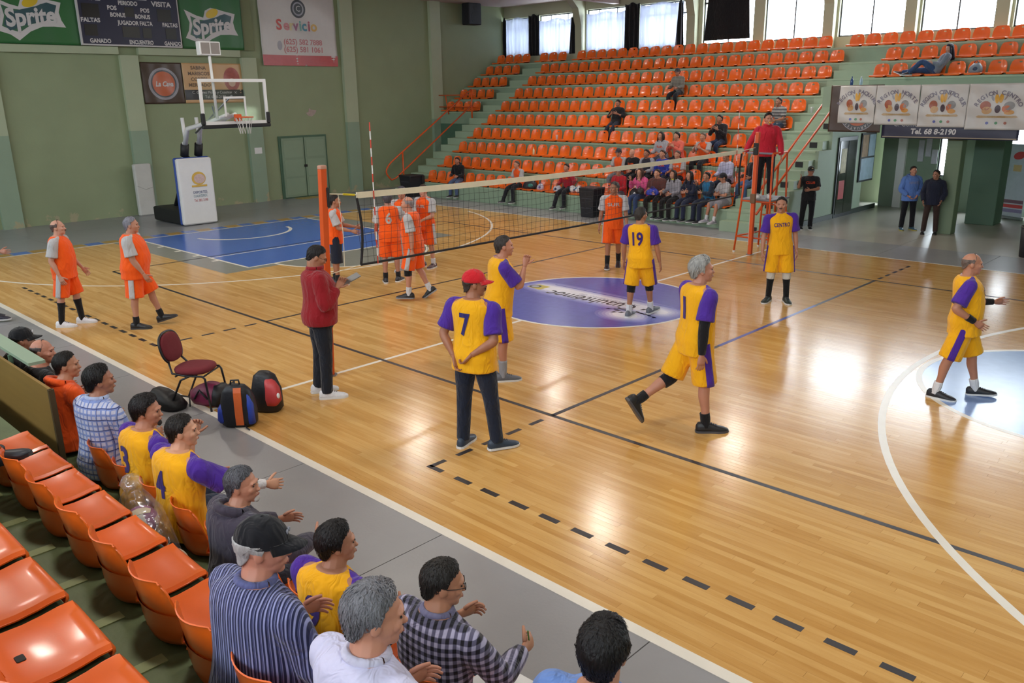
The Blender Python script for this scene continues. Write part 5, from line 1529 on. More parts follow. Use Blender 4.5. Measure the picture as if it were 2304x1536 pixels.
# ---- region banners on the balcony
def region(x0, x1, name, z0, seed, label):
    w = x1 - x0; h = 3.46 - z0
    bn = Banner('region_banner', label, ((x0 + x1) / 2, 10.28, (3.46 + z0) / 2), (1, 0, 0), (0, 0, 1), w - .01, h, V_white, .014 if seed != 4 else .022, seed)
    g = w / 1.0
    n = len(name); sp = min(1.15, .085 * n)
    bn.arctext(name, 0, -.20, .50, PI / 2 + sp * .95, PI / 2 - sp * .95, .125, vinyl('region_ink', '7A7280'), bold=.004)
    for x, y, rx, ry, c, rot in ((-.03, .17, .035, .10, 'D8A23C', .1), (.04, .18, .035, .10, 'CF9A34', -.1), (-.20, .02, .085, .10, 'A5583E', 0), (-.17, -.08, .08, .08, 'C79A66', 0), (.18, .02, .085, .09, '8A8684', 0), (.14, -.04, .07, .08, 'C4693C', 0), (.19, -.12, .08, .05, 'CF9242', 0), (0, -.05, .05, .085, '4A3A44', 0), (-.10, .18, .02, .06, '9A9AA4', .4), (.12, .20, .012, .07, '9A8A84', -.5)):
        bn.oval(x * g, y, rx * g, ry, 'emblem', vinyl('em_' + c, c, var=.15, scale=20), .005, rot)
    bn.poly([(-.34 * g, -.22), (-.3 * g, -.185), (0, -.20), (.3 * g, -.185), (.34 * g, -.22), (.3 * g, -.24), (0, -.235), (-.3 * g, -.24)], 'emblem', vinyl('em_ribbon', 'B79A72'), .006)
    bn.text('CHIHUAHUA', 0, -.215, .06, vinyl('em_gold', 'A88A50'), lift=.01)
    for x, c in ((-.14, '5A62A8'), (.0, '4A8A5A'), (.15, 'A86A5C')): bn.oval(x * g, -.35, .032, .03, 'emblem', vinyl('em_' + c, c), .005)
region(-.45, .45, 'REGION PAQUIME', 2.58, 1, 'white region banner reading PAQUIME, leftmost on the balcony')
region(.45, 1.46, 'REGION NORTE', 2.55, 2, 'white region banner reading NORTE on the balcony')
region(1.46, 2.50, 'REGION CENTRO-SUR', 2.51, 3, 'white region banner reading CENTRO-SUR on the balcony')
region(2.50, 3.75, 'REGION CENTRO', 2.47, 4, 'white region banner reading CENTRO, rightmost on the balcony')
bn = Banner('bar_banner', 'dark balcony banner with ringed emblem half hidden behind the PAQUIME banner', (-.05, 10.325, 2.92), (1, 0, 0), (0, 0, 1), 1.30, 1.12, V_brown, .004, 9)
bn.oval(.08, -.08, .46, .46, 'ring', V_grey, .004); bn.oval(.08, -.08, .44, .44, 'ring', vinyl('ring_dark', '575A60'), .006); bn.oval(.08, -.08, .33, .33, 'disc', V_or, .008)
bn.arctext('RESTAURANT', .08, -.08, .385, PI * 1.18, PI * 1.82, .09, V_lite, lift=.011)
bn = Banner('phone_banner', 'dark balcony banner reading Tel. 68 8-2190 below the region banners', (2.12, 10.325, 2.62), (1, 0, 0), (0, 0, 1), 2.96, .76, V_navy, .004, 10)
bn.text('C. Gomez Morin y Cuauhtemoc', -.25, -.06, .14, V_lite, width=1.9); bn.text('Tel. 68 8-2190', -.3, -.22, .17, V_lite, bold=.006, shear=.1, width=1.0)
bn.poly([(-1.45, -.36), (1.45, -.36), (1.45, -.335), (-1.45, -.335)], 'border', vinyl('border_tan', '9A8A74'), .005)

# ================================================================ SIDELINE THINGS
# maroon chair
t = thing('side_chair', 'maroon padded chair with black tube frame on the sideline', 'chair', (-.27, -6.95, 0), math.radians(44.1 - 90 - 8))
M_mar = mat('maroon_fabric', '6E1F28', .9, var=.12, scale=20, bump=.25, bscale=220)
M_tube = mat('black_tube', '1A1A1E', .35, var=.1)
b = MB(); n = 24
rg = []
for z, k in ((.415, .86), (.43, .98), (.455, 1.0), (.475, .96), (.488, .80), (.492, .4)):
    rg.append([(math.copysign(abs(math.cos(a)) ** .75, math.cos(a)) * .215 * k, .02 + math.copysign(abs(math.sin(a)) ** .8, math.sin(a)) * .215 * k, z) for a in [2 * PI * i / n for i in range(n)]])
b.loft(rg).build('seat', M_mar, t, smooth=True)
b = MB(); rg = []
TL = Matrix.Translation((0, -.245, .69)) @ Matrix.Rotation(math.radians(14), 4, 'X')
for y, k in ((-.022, .9), (-.012, 1.0), (.012, 1.0), (.024, .9), (.03, .5)):
    rg.append([TL @ Vector((.19 * k * math.copysign(abs(math.cos(a)) ** .8, math.cos(a)), y, .165 * k * math.copysign(abs(math.sin(a)) ** .8, math.sin(a)))) for a in [2 * PI * i / n for i in range(n)]])
b.loft(rg).build('backrest', M_mar, t, smooth=True)
MB().tube([TL @ Vector((.205 * math.copysign(abs(math.cos(a)) ** .8, math.cos(a)), -.008, .18 * math.copysign(abs(math.sin(a)) ** .8, math.sin(a)))) for a in [-.95 + (PI + 1.9) * i / 24 for i in range(25)]], .013, 8).build('back_frame', M_tube, t, smooth=True)
for sx in (-1, 1):
    MB().tube([(sx * .13, -.225, .55), (sx * .19, -.16, .43), (sx * .20, .0, .41), (sx * .20, .2, .41), (sx * .195, .225, .38), (sx * .215, .27, .0)], .0125, 8).build('leg', M_tube, t, smooth=True)
    MB().tube([(sx * .20, .05, .41), (sx * .205, -.06, .36), (sx * .215, -.24, .0)], .0125, 8).build('leg', M_tube, t, smooth=True)
MB().tube([(-.2, .2, .40), (.2, .2, .40)], .010, 8).build('seat_rail', M_tube, t, smooth=True)
MB().tube([(-.2, -.12, .40), (.2, -.12, .40)], .010, 8).build('seat_rail', M_tube, t, smooth=True)

def bag_shell(sec, n=20, e=2.8):
    return [[(cx_ + math.copysign(abs(math.cos(a)) ** (2 / e), math.cos(a)) * rx, cy_ + math.copysign(abs(math.sin(a)) ** (2 / e), math.sin(a)) * ry, z) for a in [2 * PI * k / n for k in range(n)]] for z, cx_, cy_, rx, ry in sec]
def nyl(c): return mat('nylon_' + c, c, .5, var=.15, scale=12, bump=.25, bscale=14)
t = thing('backpack', 'blue and black backpack with an orange panel leaning by the chair', 'backpack', (.66, -6.93, 0), math.radians(48))
MB().loft(bag_shell([(.0, 0, 0, .15, .10), (.03, 0, 0, .185, .125), (.16, 0, .0, .19, .13), (.30, 0, -.01, .175, .115), (.40, 0, -.03, .145, .09), (.46, 0, -.045, .10, .06), (.475, 0, -.05, .05, .03)])).build('main_bag', nyl('14151C'), t, smooth=True)
MB().loft(bag_shell([(.05, -.155, .0, .05, .09), (.08, -.165, 0, .06, .10), (.20, -.16, 0, .055, .095), (.25, -.15, 0, .035, .07)])).build('side_pocket', nyl('23389A'), t, smooth=True)
MB().loft(bag_shell([(.04, .14, -.03, .04, .09), (.25, .13, -.03, .045, .085), (.38, .10, -.04, .04, .06)])).build('side_panel', nyl('2647B4'), t, smooth=True)
MB().loft([[(x + .01, yy, z) for x in (-.02, .06)] + [(x + .01, yy + .02, z) for x in (.06, -.02)] for z, yy in ((.04, -.136), (.16, -.142), (.30, -.136), (.40, -.130), (.45, -.112))]).build('orange_panel', nyl('D2622A'), t)
MB().tube([(-.05, -.05, .46), (-.04, -.05, .52), (.04, -.05, .52), (.05, -.05, .46)], .010, 6).build('handle', nyl('14151C'), t, smooth=True)
MB().tube([(-.07, .08, .44), (-.10, .17, .34), (-.12, .18, .15), (-.13, .13, .03)], .014, 6).build('strap', nyl('14151C'), t, smooth=True)
MB().tube([(.07, -.09, .05), (.10, -.16, .02), (.14, -.2, .01)], .008, 5).build('strap', nyl('14151C'), t, smooth=True)
t = thing('backpack', 'black backpack with a red rounded pocket behind the blue one', 'backpack', (.50, -6.50, 0), math.radians(35))
MB().loft(bag_shell([(.0, 0, 0, .14, .10), (.04, 0, 0, .17, .12), (.25, 0, 0, .165, .12), (.42, 0, -.02, .12, .08), (.47, 0, -.03, .06, .04)])).build('main_bag', nyl('17161B'), t, smooth=True)
MB().loft(bag_shell([(.10, .10, -.09, .06, .05), (.16, .12, -.095, .09, .06), (.30, .11, -.08, .08, .055), (.40, .06, -.06, .05, .04)])).build('front_pocket', nyl('B8383A'), t, smooth=True)
MB().ball((.19, -.12, .22), (.02, .02, .035), 8, 6).build('logo_patch', M_wht, t, smooth=True)
t = thing('duffel_bag', 'wine red and black sports bag under the chair', 'bag', (-.22, -6.82, 0), math.radians(20))
MB().loft(bag_shell([(.0, 0, 0, .22, .13), (.05, 0, 0, .25, .15), (.14, 0, 0, .24, .14), (.20, .02, 0, .17, .10), (.25, .05, 0, .08, .05)])).build('body', nyl('7A2346'), t, smooth=True)
MB().loft(bag_shell([(.03, .18, 0, .08, .155), (.15, .19, 0, .07, .145), (.24, .16, 0, .04, .08)])).build('end_panel', nyl('17161B'), t, smooth=True)
MB().tube([(.2, .05, .2), (.28, .1, .26), (.33, .05, .12), (.36, .0, .01)], .014, 6).build('strap', nyl('17161B'), t, smooth=True)
MB().tube([(-.1, -.15, .08), (0, -.16, .20), (.1, -.15, .1)], .012, 6).build('strap', nyl('17161B'), t, smooth=True)
t = thing('soft_bag', 'slumped black bag on the concrete behind the chair', 'bag', (-.48, -7.22, 0), math.radians(10))
MB().loft(bag_shell([(.0, 0, 0, .26, .13), (.05, 0, 0, .28, .15), (.13, -.03, 0, .22, .12), (.19, -.08, 0, .12, .07), (.21, -.1, 0, .05, .03)])).build('body', nyl('121216'), t, smooth=True)
MB().tube([(.1, .1, .12), (.2, .16, .10), (.28, .1, .02)], .010, 6).build('strap', nyl('121216'), t, smooth=True)

# bag of balls
def volleyball(label, loc, rot, cols, cat='volleyball', group='volleyballs', r=.105):
    """ball of six panel groups, each three strips"""
    t = thing('volleyball', label, cat, loc, 0, group); t.rotation_euler = rot
    for ax in range(3):
        for sg in (-1, 1):
            for st in range(3):
                vs = []; fs = []; n = 6
                for i in range(n + 1):
                    for j in range(3):
                        u = -1 + 2 * i / n; v = -1 + 2 * (st + j / 2) / 3; v = v * .985
                        d = [0, 0, 0]; d[ax] = sg; d[(ax + 1) % 3] = math.tan(u * PI / 4 * .985) ; d[(ax + 2) % 3] = math.tan(v * PI / 4)
                        q_ = Vector(d).normalized() * r; vs.append(q_)
                for i in range(n):
                    for j in range(2): a = i * 3 + j; fs.append((a, a + 3, a + 4, a + 1) if sg > 0 else (a, a + 1, a + 4, a + 3))
                MB().add(vs, fs).build('panel', cols[(st + ax) % len(cols)], t, smooth=True)
    MB().ball((0, 0, 0), r * .985, 14, 10).build('bladder', mat('seam_dark', '4A4A50', .7), t, smooth=True)
    return t
K_c, K_b, K_p, K_w = mat('ball_cream', 'D8CDB4', .5), mat('ball_blue', '3F6F9A', .5), mat('ball_plum', '8A4E80', .5), mat('ball_white', 'DADADA', .5)
for k, (bx_, by_, bz_, rx, lb) in enumerate(((3.46, -9.14, .108, .3, 'lowest left'), (3.68, -9.12, .108, 1.2, 'in the middle'), (3.90, -9.10, .108, 2.0, 'lowest right'), (3.57, -9.12, .29, .7, 'topmost'))):
    volleyball('cream volleyball with coloured stripes in the clear plastic bag, %s' % lb, (bx_, by_, NZ[0] + bz_), (rx, rx * 2, .4), (K_c, K_b, K_c) if k != 3 else (K_w, K_p, K_c))
def plastic():
    m, nt, b = nodes_of('clear_plastic'); out = nt.nodes['Material Output']
    tr = N(nt, 'ShaderNodeBsdfTransparent'); gl_ = N(nt, 'ShaderNodeBsdfGlossy'); gl_.inputs['Roughness'].default_value = .18; gl_.inputs[0].default_value = (.9, .9, 1, 1)
    df = N(nt, 'ShaderNodeBsdfDiffuse'); df.inputs[0].default_value = (.75, .75, .8, 1)
    tc = N(nt, 'ShaderNodeTexCoord'); nz = N(nt, 'ShaderNodeTexNoise', inp={'Scale': 6.0, 'Detail': 2.0, 'Distortion': 1.2}); nt.links.new(tc.outputs['Object'], nz.inputs[0])
    bp = N(nt, 'ShaderNodeBump', inp={'Strength': 1.0, 'Distance': .06}); nt.links.new(nz.outputs[0], bp.inputs['Height']); nt.links.new(bp.outputs[0], gl_.inputs['Normal']); nt.links.new(bp.outputs[0], df.inputs['Normal'])
    m1 = N(nt, 'ShaderNodeMixShader'); m1.inputs[0].default_value = .5; nt.links.new(gl_.outputs[0], m1.inputs[1]); nt.links.new(df.outputs[0], m1.inputs[2])
    mr = N(nt, 'ShaderNodeMapRange'); mr.inputs[1].default_value = .4; mr.inputs[2].default_value = .75; mr.inputs[3].default_value = .06; mr.inputs[4].default_value = .42; nt.links.new(nz.outputs[0], mr.inputs[0])
    m2 = N(nt, 'ShaderNodeMixShader'); nt.links.new(mr.outputs[0], m2.inputs[0]); nt.links.new(tr.outputs[0], m2.inputs[1]); nt.links.new(m1.outputs[0], m2.inputs[2]); nt.links.new(m2.outputs[0], out.inputs[0])
    return m
rs = random.Random(3); rg = []
for z, rx, ry, ox in ((.002, .30, .11, .05), (.03, .355, .135, .05), (.14, .36, .14, .04), (.24, .28, .135, -.01), (.36, .19, .13, -.06), (.44, .12, .09, -.10), (.50, .06, .05, -.12), (.54, .08, .07, -.13), (.58, .05, .05, -.14)):
    rg.append([(ox + rx * math.cos(a) * (1 + rs.uniform(-.06, .06)), ry * math.sin(a) * (1 + rs.uniform(-.06, .06)), z) for a in [2 * PI * k / 26 for k in range(26)]])
o = MB().loft(rg).build('plastic_bag', plastic(), None, smooth=True); o.location = (3.63, -9.12, NZ[0])
tag(o, 'clear plastic bag of volleyballs behind the front row seats', 'bag')
volleyball('violet and cream ball lying under the third row seats at the left edge', (4.42, -10.02, NZ[1] + .105), (.5, .2, 0), (K_c, K_p, K_w))

# bins
def bin_(label, loc, r=.24, h=.78, col='1D1D24', sq=True):
    t = thing('trash_bin', label, 'bin', loc)
    if sq:
        MB().loft([[(x * k, y * k, z) for x, y in ((-r, -r), (r, -r), (r, r), (-r, r))] for z, k in ((0, .82), (h, 1.0), (h, .94), (.08, .78))]).build('bucket', mat('bin_' + col, col, .5), t)
        MB().rbox(-r * 1.06, r * 1.06, -r * 1.06, r * 1.06, h - .03, h + .03, .03).build('lid', mat('bin_' + col, col), t)
        for z in (.25, .52): MB().box(-r * .7, r * .7, -r * .98, -r * .80, z, z + .02).build('groove', mat('bin_edge', '3A3A44', .5), t)
    else:
        MB().lathe([(r * .85, 0), (r, h), (r * .94, h), (r * .8, .06)], 24).build('bucket', mat('bin_' + col, col, .5), t, smooth=True)
        MB().tube([(r * math.cos(a), r * math.sin(a), h) for a in [2 * PI * k / 24 for k in range(25)]], .015, 6, caps=False).build('rim', mat('bin_rim', '55504A', .5), t, smooth=True)
bin_('tall black wheeled bin standing before the far front row', (-6.30, 7.82, 0), .26, .80)
bin_('black bin at the foot of the left stairs', (-14.35, 7.85, 0), .30, .72)
bin_('round black waste bin at the right edge near the lobby', (4.52, 8.75, 0), .24, .62, '26262B', False)
tag(MB().box(-14.75, -14.0, 8.05, 8.16, .46, .72).build('black_crate', M_dark), 'flat black case leaning on the wall behind the left stairs bin', 'case')

# cups, bottles, balls and bags left on the far seats
def cup(label, loc):
    t = thing('paper_cup', label, 'cup', loc)
    MB().lathe([(.032, 0), (.045, .15), (.048, .155), (.042, .15), (.030, .01)], 14).build('cup_wall', M_wht, t, smooth=True)
cup('white cup standing on an orange seat of the fourth row', (-9.98, fy(3) + .14, fz(3) + .06))
cup('white cup on the step edge of the right stairs below the top landing', (-1.95, fy(5) + .12, fz(5)))
def bottle(label, loc, col, capc):
    t = thing('drink_bottle', label, 'bottle', loc)
    MB().lathe([(.03, 0), (.036, .01), (.036, .13), (.03, .16), (.014, .19), (.013, .21), (.004, .21)], 14).build('bottle_body', mat('bottle_' + col, col, .2), t, smooth=True)
    MB().cyl(0, 0, .21, .235, .015, n=10).build('bottle_cap', mat('bcap_' + capc, capc, .4), t)
bottle('dark blue bottle standing on the balcony edge above the banners', (-.28, 10.5, 3.45), '2E4A7A', '2E4A7A')
bottle('clear bottle standing on the balcony edge beside the blue one', (-.05, 10.5, 3.45), '9FB8C8', 'D8D8D8')
bottle('yellow and white bottle on a third row seat', (-10.35, fy(2) + .14, fz(2) + .06), 'D6C9A0', 'C8A83A')
for k, (x, lb) in enumerate(((-7.44, 'left'), (-7.22, 'right'))):
    volleyball('white and blue volleyball on a front row seat, %s one of the pair' % lb, (x, fy(0) + .16, fz(0) + .165), (.4, k, 0), (K_w, K_b, K_w))
def floppy(label, loc, size, col, col2, cat='bag', name='bag_on_seat'):
    t = thing(name, label, cat, loc, random.uniform(-.4, .4))
    a, b_, c = size
    MB().loft(bag_shell([(.0, 0, 0, a * .9, b_ * .9), (c * .25, 0, 0, a, b_), (c * .65, 0, .01, a * .9, b_ * .8), (c, .01, .02, a * .45, b_ * .35)], 14)).build('body', nyl(col), t, smooth=True)
    MB().tube([(-a * .4, 0, c * .8), (-a * .2, 0, c * 1.25), (a * .25, 0, c * 1.22), (a * .45, 0, c * .8)], .010, 6).build('strap', nyl(col2), t, smooth=True)
    MB().ball((a * .3, -b_ * .75, c * .4), (a * .4, b_ * .3, c * .25), 10, 7).build('pocket', nyl(col2), t, smooth=True)
floppy('black and white sports bag with teal patch on a far front row seat', (-9.18, fy(0) + .18, fz(0) + .06), (.24, .15, .26), '20222A', '2E7A72')
floppy('small white and violet pouch beside the black sports bag', (-8.74, fy(0) + .16, fz(0) + .06), (.12, .09, .18), 'B8B2C4', '5A4A8A')
floppy('white and navy bag beside the woman in red jacket', (-8.05, fy(0) + .16, fz(0) + .06), (.17, .11, .17), 'C6C8D4', '23264A')
floppy('black bag with white flower print among the far spectators', (-5.20, fy(0) + .16, fz(0) + .06), (.15, .10, .26), '17171B', 'D8D8D8')
floppy('grey bag on a balcony seat beside the reclining person', (1.62, fy(7) + .18, fz(7) + .06), (.17, .12, .24), '77828E', '2C3A54')
# ================================================================ THE PLAYERS
YEL, PUR, ORA, GRY, NAV = 'F0AE12', '4B2A93', 'F25A12', 'B4B3B6', '232A3C'
BLK = '17171B'
CENTRO = dict(shirt=YEL, sleeve=PUR, bottom='shorts', bcol=YEL, stripe=PUR, tcol='3A2470')
SUR = dict(shirt=ORA, sleeve=GRY, bottom='shorts', bcol=ORA, stripe=GRY, tcol='B9B0AC')
def world_of(root): return Matrix.Translation(root.location) @ Matrix.Rotation(root.rotation_euler[2], 4, 'Z')
def held(label, cat, name, build):
    def f(root, c):
        t = thing(name, label, cat); A = world_of(root)
        for nm, mb, mt in build(c):
            mb.v = [tuple(A @ (c['Z'] @ Vector(v))) for v in mb.v]; mb.build(nm, mt, t)
    return f
arm_hang = lambda sd, f=.0, o=.2: ((sd * o, f, -1), (sd * o * .4, f + .22, -1))

person('player in orange and grey with white shoes walking at far left', (-5.14, -6.62, 0), ang=8, h=1.68, w=1.10, belly=.07,
       pose=dict(rl=((.04, -.16, -1), (.02, -.14, -1), 0), ll=((-.03, .20, -1), (-.02, .06, -1), 0), ra=((.16, -.22, -1), (.0, .35, -1)), la=((-.2, .15, -1), (-.05, .6, -.8))),
       socks=('131316', 'high'), shoes='DADAE0', hair=('ring', '5A4A46', .008), beard=('moustache', '3A2C28'), tone='C18F7A', lean=(0, -.03), head=(0, 4, 0), **SUR)
person('heavy grey-haired player in orange and grey stepping forward at left', (-4.19, -5.93, 0), ang=10, h=1.72, w=1.30, belly=.11,
       pose=dict(rl=((.03, -.05, -1), (.02, -.08, -1), -5), ll=((-.03, .42, -1), (-.02, .26, -1), 0, .28), ra=((.10, .18, -1), (-.1, .55, -1)), la=((-.2, -.15, -1), (-.05, .2, -.9))),
       socks=('17171A', 'low'), shoes='1B1C20', sole='3A3A3E', hair=('short', '8A8A96', .012), tone='B3816B', lean=(0, .02), **SUR)
person('score keeper in a dark red fleece writing on a clipboard', (.58, -5.79, 0), ang=22, h=1.80, w=1.22, belly=.06, bend=-.02,
       pose=dict(rl=((.04, .04, -1), (.0, -.04, -1), -8), ll=((-.05, -.03, -1), (-.02, -.10, -1), 4), ra=((.25, .12, -1), (-.45, .62, .62)), la=((-.22, .20, -1), (.35, .80, .45))),
       shirt='8E1620', sleeve_len='long', collar='8E1620', puff=.012, bottom='pants', bcol='1A1E28', shoes='D5D5DA', hair=('short', '211C1C', .010), glasses=True, tone='AD785D', head=(-6, -26, 0), hands=(.5, .8), hem=-.06,
       extra=held('white clipboard sheet held by the man in dark red fleece', 'clipboard', 'clipboard', lambda c: [
           ('board', MB().box(-.11, .11, -.004, .004, -.15, .15, Matrix.Translation(c['arms'][-1][2] + V(.06, .10, .05)) @ Matrix.Rotation(-1.15, 4, 'X')), M_metal),
           ('sheet', MB().box(-.10, .10, .004, .008, -.14, .13, Matrix.Translation(c['arms'][-1][2] + V(.06, .10, .05)) @ Matrix.Rotation(-1.15, 4, 'X')), M_wht)]))
person('player in orange shirt and navy shorts reaching forward behind the net post', (-4.42, -2.12, 0), ang=2, h=1.68,
       pose=dict(rl=((.04, .02, -1), (.0, -.04, -1), 0), ll=((-.05, -.10, -1), (-.02, -.12, -1), 0), ra=((.1, .35, -1), (.0, 1, -.22)), la=((-.1, .4, -1), (.1, 1, -.15))),
       shirt=ORA, sleeve=GRY, bottom='longshorts', bcol='1C2233', shoes='1E2026', socks=('1B1B1F', 'low'), hair=('short', '241D1B', .009), tone='A47057', hands=(.15, .15))
person('player in orange with grey number 6 seen from behind', (-3.79, -1.36, 0), ang=98, h=1.70, w=1.08,
       pose=dict(rl=((.05, .06, -1), (.03, -.03, -1), -25), ll=((-.04, -.05, -1), (-.02, -.1, -1), 5), ra=((.5, .45, -.9), (.25, .8, -.5)), la=((-.15, .2, -1), (-.1, .5, -1))),
       number='6', socks=('1A1A1E', 'low'), shoes='2B2B31', hair=('short', '4E4A50', .018), tone='B17D68', **SUR)
person('grey-haired player in orange half hidden behind number 6', (-4.40, -.52, 0), ang=250, h=1.70,
       pose=dict(rl=((.05, .06, -1), (.03, -.03, -1), 0), ll=((-.06, -.05, -1), (-.02, -.1, -1), 0), ra=((.2, .2, -1), (-.1, .9, -.5)), la=((-.3, .3, -1), (.2, .9, -.4))),
       socks=('C8C8CC', 'mid'), shoes='B8B8C0', hair=('short', '55515A', .015), tone='B17D68', **SUR)
person('balding player in orange walking left under the net', (-2.36, -1.96, 0), ang=172, h=1.76, w=1.10, belly=.07, bend=.10,
       pose=dict(ll=((-.03, .22, -1), (-.02, .0, -1), 0), rl=((.03, -.08, -1), (.02, -.50, -1), 0, -.6), la=((-.12, -.18, -1), (-.05, -.02, -1)), ra=((.15, -.1, -1), (.1, .3, -1))),
       socks=('CFCFD4', 'low'), shoes='17181C', sole='8A8A90', knee=('17171A', 'left'), hair=('ring', '8E8688', .010), tone='BD846D', **SUR)
person('player in orange with SUR on the chest standing behind the net', (-4.32, -.02, 0), ang=232, h=1.70, w=1.05,
       pose=dict(rl=((.06, .06, -1), (.03, -.03, -1), -10), ll=((-.06, -.02, -1), (-.02, -.1, -1), 10), ra=((.15, .25, -1), (-.35, .85, -.45)), la=((-.2, .2, -1), (.35, .9, -.3))),
       chest='SUR', socks=('D0D0D4', 'low'), shoes='4A2A30', hair=('short', '4A3A34', .010), tone='C7937E', head=(15, 0, 0), **SUR)
person('player in orange with SUR on the chest walking in midcourt', (-1.38, 2.34, 0), ang=262, h=1.73,
       pose=dict(rl=((.03, .16, -1), (.02, .02, -1), 0), ll=((-.03, -.14, -1), (-.02, -.4, -1), 0, -.35), ra=((.22, -.05, -1), (.12, .12, -1)), la=((-.2, .1, -1), (-.1, .25, -1))),
       chest='SUR', socks=('1B1B1F', 'mid'), shoes='34262E', hair=('short', '55504E', .012), tone='A47157', head=(-38, 0, 0), lean=(0, .03), **SUR)
person('player in yellow with number 19 seen from behind on the centre circle', (1.22, -.40, 0), ang=62, h=1.73, w=1.04, lean=(-.04, 0),
       pose=dict(rl=((.05, .30, -1), (.03, .18, -1), -18, .12), ll=((-.06, -.14, -1), (-.04, -.10, -1), 0), ra=((.28, .10, -1), (.14, .25, -1)), la=((-.25, .05, -1), (-.1, .3, -1))),
       number='19', knee=(BLK, 'both'), socks=('D6D6DA', 'low'), shoes='6A6E78', hair=('short', '3A3634', .009), tone='AB7659', head=(-25, 0, 0), **CENTRO)
person('player in yellow touching his nose behind the capped man', (1.69, -3.99, 0), ang=12, h=1.80, w=1.12, belly=.04, lean=(0, .07),
       pose=dict(rl=((.04, .08, -1), (.02, -.05, -1), 0), ll=((-.05, -.22, -1), (-.04, -.30, -1), 0, -.1), ra=((.08, .60, -.8), (-.15, .30, 1)), la=((-.2, .05, -1), (-.1, .2, -1))),
       socks=('8E8E94', 'mid'), shoes='5C5E66', hair=('short', '3E3836', .008), tone='B87E66', head=(-5, 2, 0), hands=(.4, 1.0), **CENTRO)
person('man in red cap and yellow number 7 shirt with hands clasped behind', (3.0, -5.64, 0), ang=58, h=1.81, w=1.12, belly=.03,
       pose=dict(rl=((.14, .08, -1), (.10, .05, -1), -35), ll=((-.06, -.03, -1), (-.03, -.05, -1), 8), ra=((.26, -.30, -1), (-.72, -.30, -.50), (-.6, -.2, -.7)), la=((-.30, -.34, -1), (.58, -.22, -.72), (.4, -.1, -.9))),
       shirt=YEL, sleeve=PUR, bottom='pants', bcol='1B2233', number='7', tcol='2E2A6A', shoes='2C3A4C', cap=('C8202A', 0, 'D8B43A'), hair=('short', '3A302C', .006), beard=('moustache', '2E2420'), tone='A26B50', head=(-48, -2, 0), hands=(.7, .9), hem=-.13)
person('grey-haired player in yellow with black arm sleeve striding right', (4.32, -3.81, 0), ang=18, h=1.84, w=1.08, belly=.03,
       pose=dict(rl=((.04, .14, -1), (.03, .06, -1), -18), ll=((-.03, -.42, -.9), (-.03, -1.05, -.62), 0, -1.0), ra=((.20, -.25, -1), (.05, -.06, -1)), la=((-.2, .25, -1), (-.05, .55, -.9))),
       number='1', knee=(BLK, 'left'), armsleeve=(BLK, 'right'), socks=(BLK, 'low'), shoes='1C1D21', sole='4A4A50', hair=('short', '9A9A98', .026), tone='B8816B', head=(-22, 3, 0), **CENTRO)
person('player in yellow with CENTRO on the chest facing the camera by the stand', (2.40, 1.85, 0), ang=262, h=1.76, lean=(.07, 0),
       pose=dict(rl=((.07, .03, -1), (.04, -.04, -1), -30), ll=((-.08, .06, -1), (-.05, .0, -1), 6), ra=((.22, .05, -1), (.05, .28, -1)), la=((-.22, .0, -1), (-.12, .15, -1))),
       chest='CENTRO', knee=('C9C6BE', 'both'), socks=('141417', 'high'), shoes='24302E', hair=('short', '2A2624', .009), beard=('moustache', '2A2422'), tone='B17C64', head=(-14, 0, 0), **CENTRO)
person('bald player in yellow gesturing with open hands at the right', (6.02, -1.0, 0), ang=338, h=1.70, w=1.14, belly=.06, lean=(0, -.07),
       pose=dict(rl=((.04, -.28, -1), (.03, -.24, -1), -20), ll=((-.04, .34, -1), (-.03, .20, -1), 0, .10), ra=((.35, -.45, -1), (-.2, .85, -.55)), la=((-.10, .35, -1), (-.35, 1, .0))),
       chest='CENTRO', cuff=(BLK, 'both'), socks=('D8D8DC', 'low'), shoes='1C1F26', hair=('ring', '6A5C56', .004), tone='B37C62', head=(0, 0, 0), hands=(.08, .08), thumbs=((.3, .2, 1), (.2, .3, 1)), **CENTRO)
person('referee in red jacket with yellow whistle on the stand', (-.06, 5.90, 1.17), ang=256, h=1.78,
       pose=dict(rl=((.06, .0, -1), (.02, -.02, -1), 0), ll=((-.06, .0, -1), (-.02, -.02, -1), 0), ra=((.55, .25, -.9), (.35, .35, -.8)), la=((-.30, .15, -1), (-.12, .25, -1))),
       shirt='C02438', sleeve_len='long', collar='C02438', puff=.010, bottom='pants', bcol='15171E', shoes='E0E0E0', hair=('short', '201A1A', .014), tone='BB836D', head=(10, 0, 0), hem=-.08,
       extra=held('small yellow whistle at the mouth of the referee', 'whistle', 'whistle', lambda c: [('whistle_body', MB().ball((0, .125, -.064), (.012, .022, .014), 8, 6, c['Z'].inverted() @ c['HZ']), mat('whistle_yellow', 'E0C020', .4))]))
person('man in black shirt and cap leaning by the right stairs', (-.64, 9.42, 0), ang=258, h=1.58,
       pose=dict(rl=((.10, .10, -1), (.06, .0, -1), 0), ll=((-.04, .02, -1), (.02, -.03, -1), 0), ra=((.35, .35, -.7), (-.1, .4, 1)), la=((-.15, .35, -1), (.9, .45, -.05))),
       shirt='19191C', bottom='pants', bcol='141419', shoes='1A1A1C', cap=('17181C', 0, 'C8B48A'), hair=('short', '201A18', .006), tone='9F6D57', chest='CLUB', tcol='C8482A', head=(12, 0, 0))
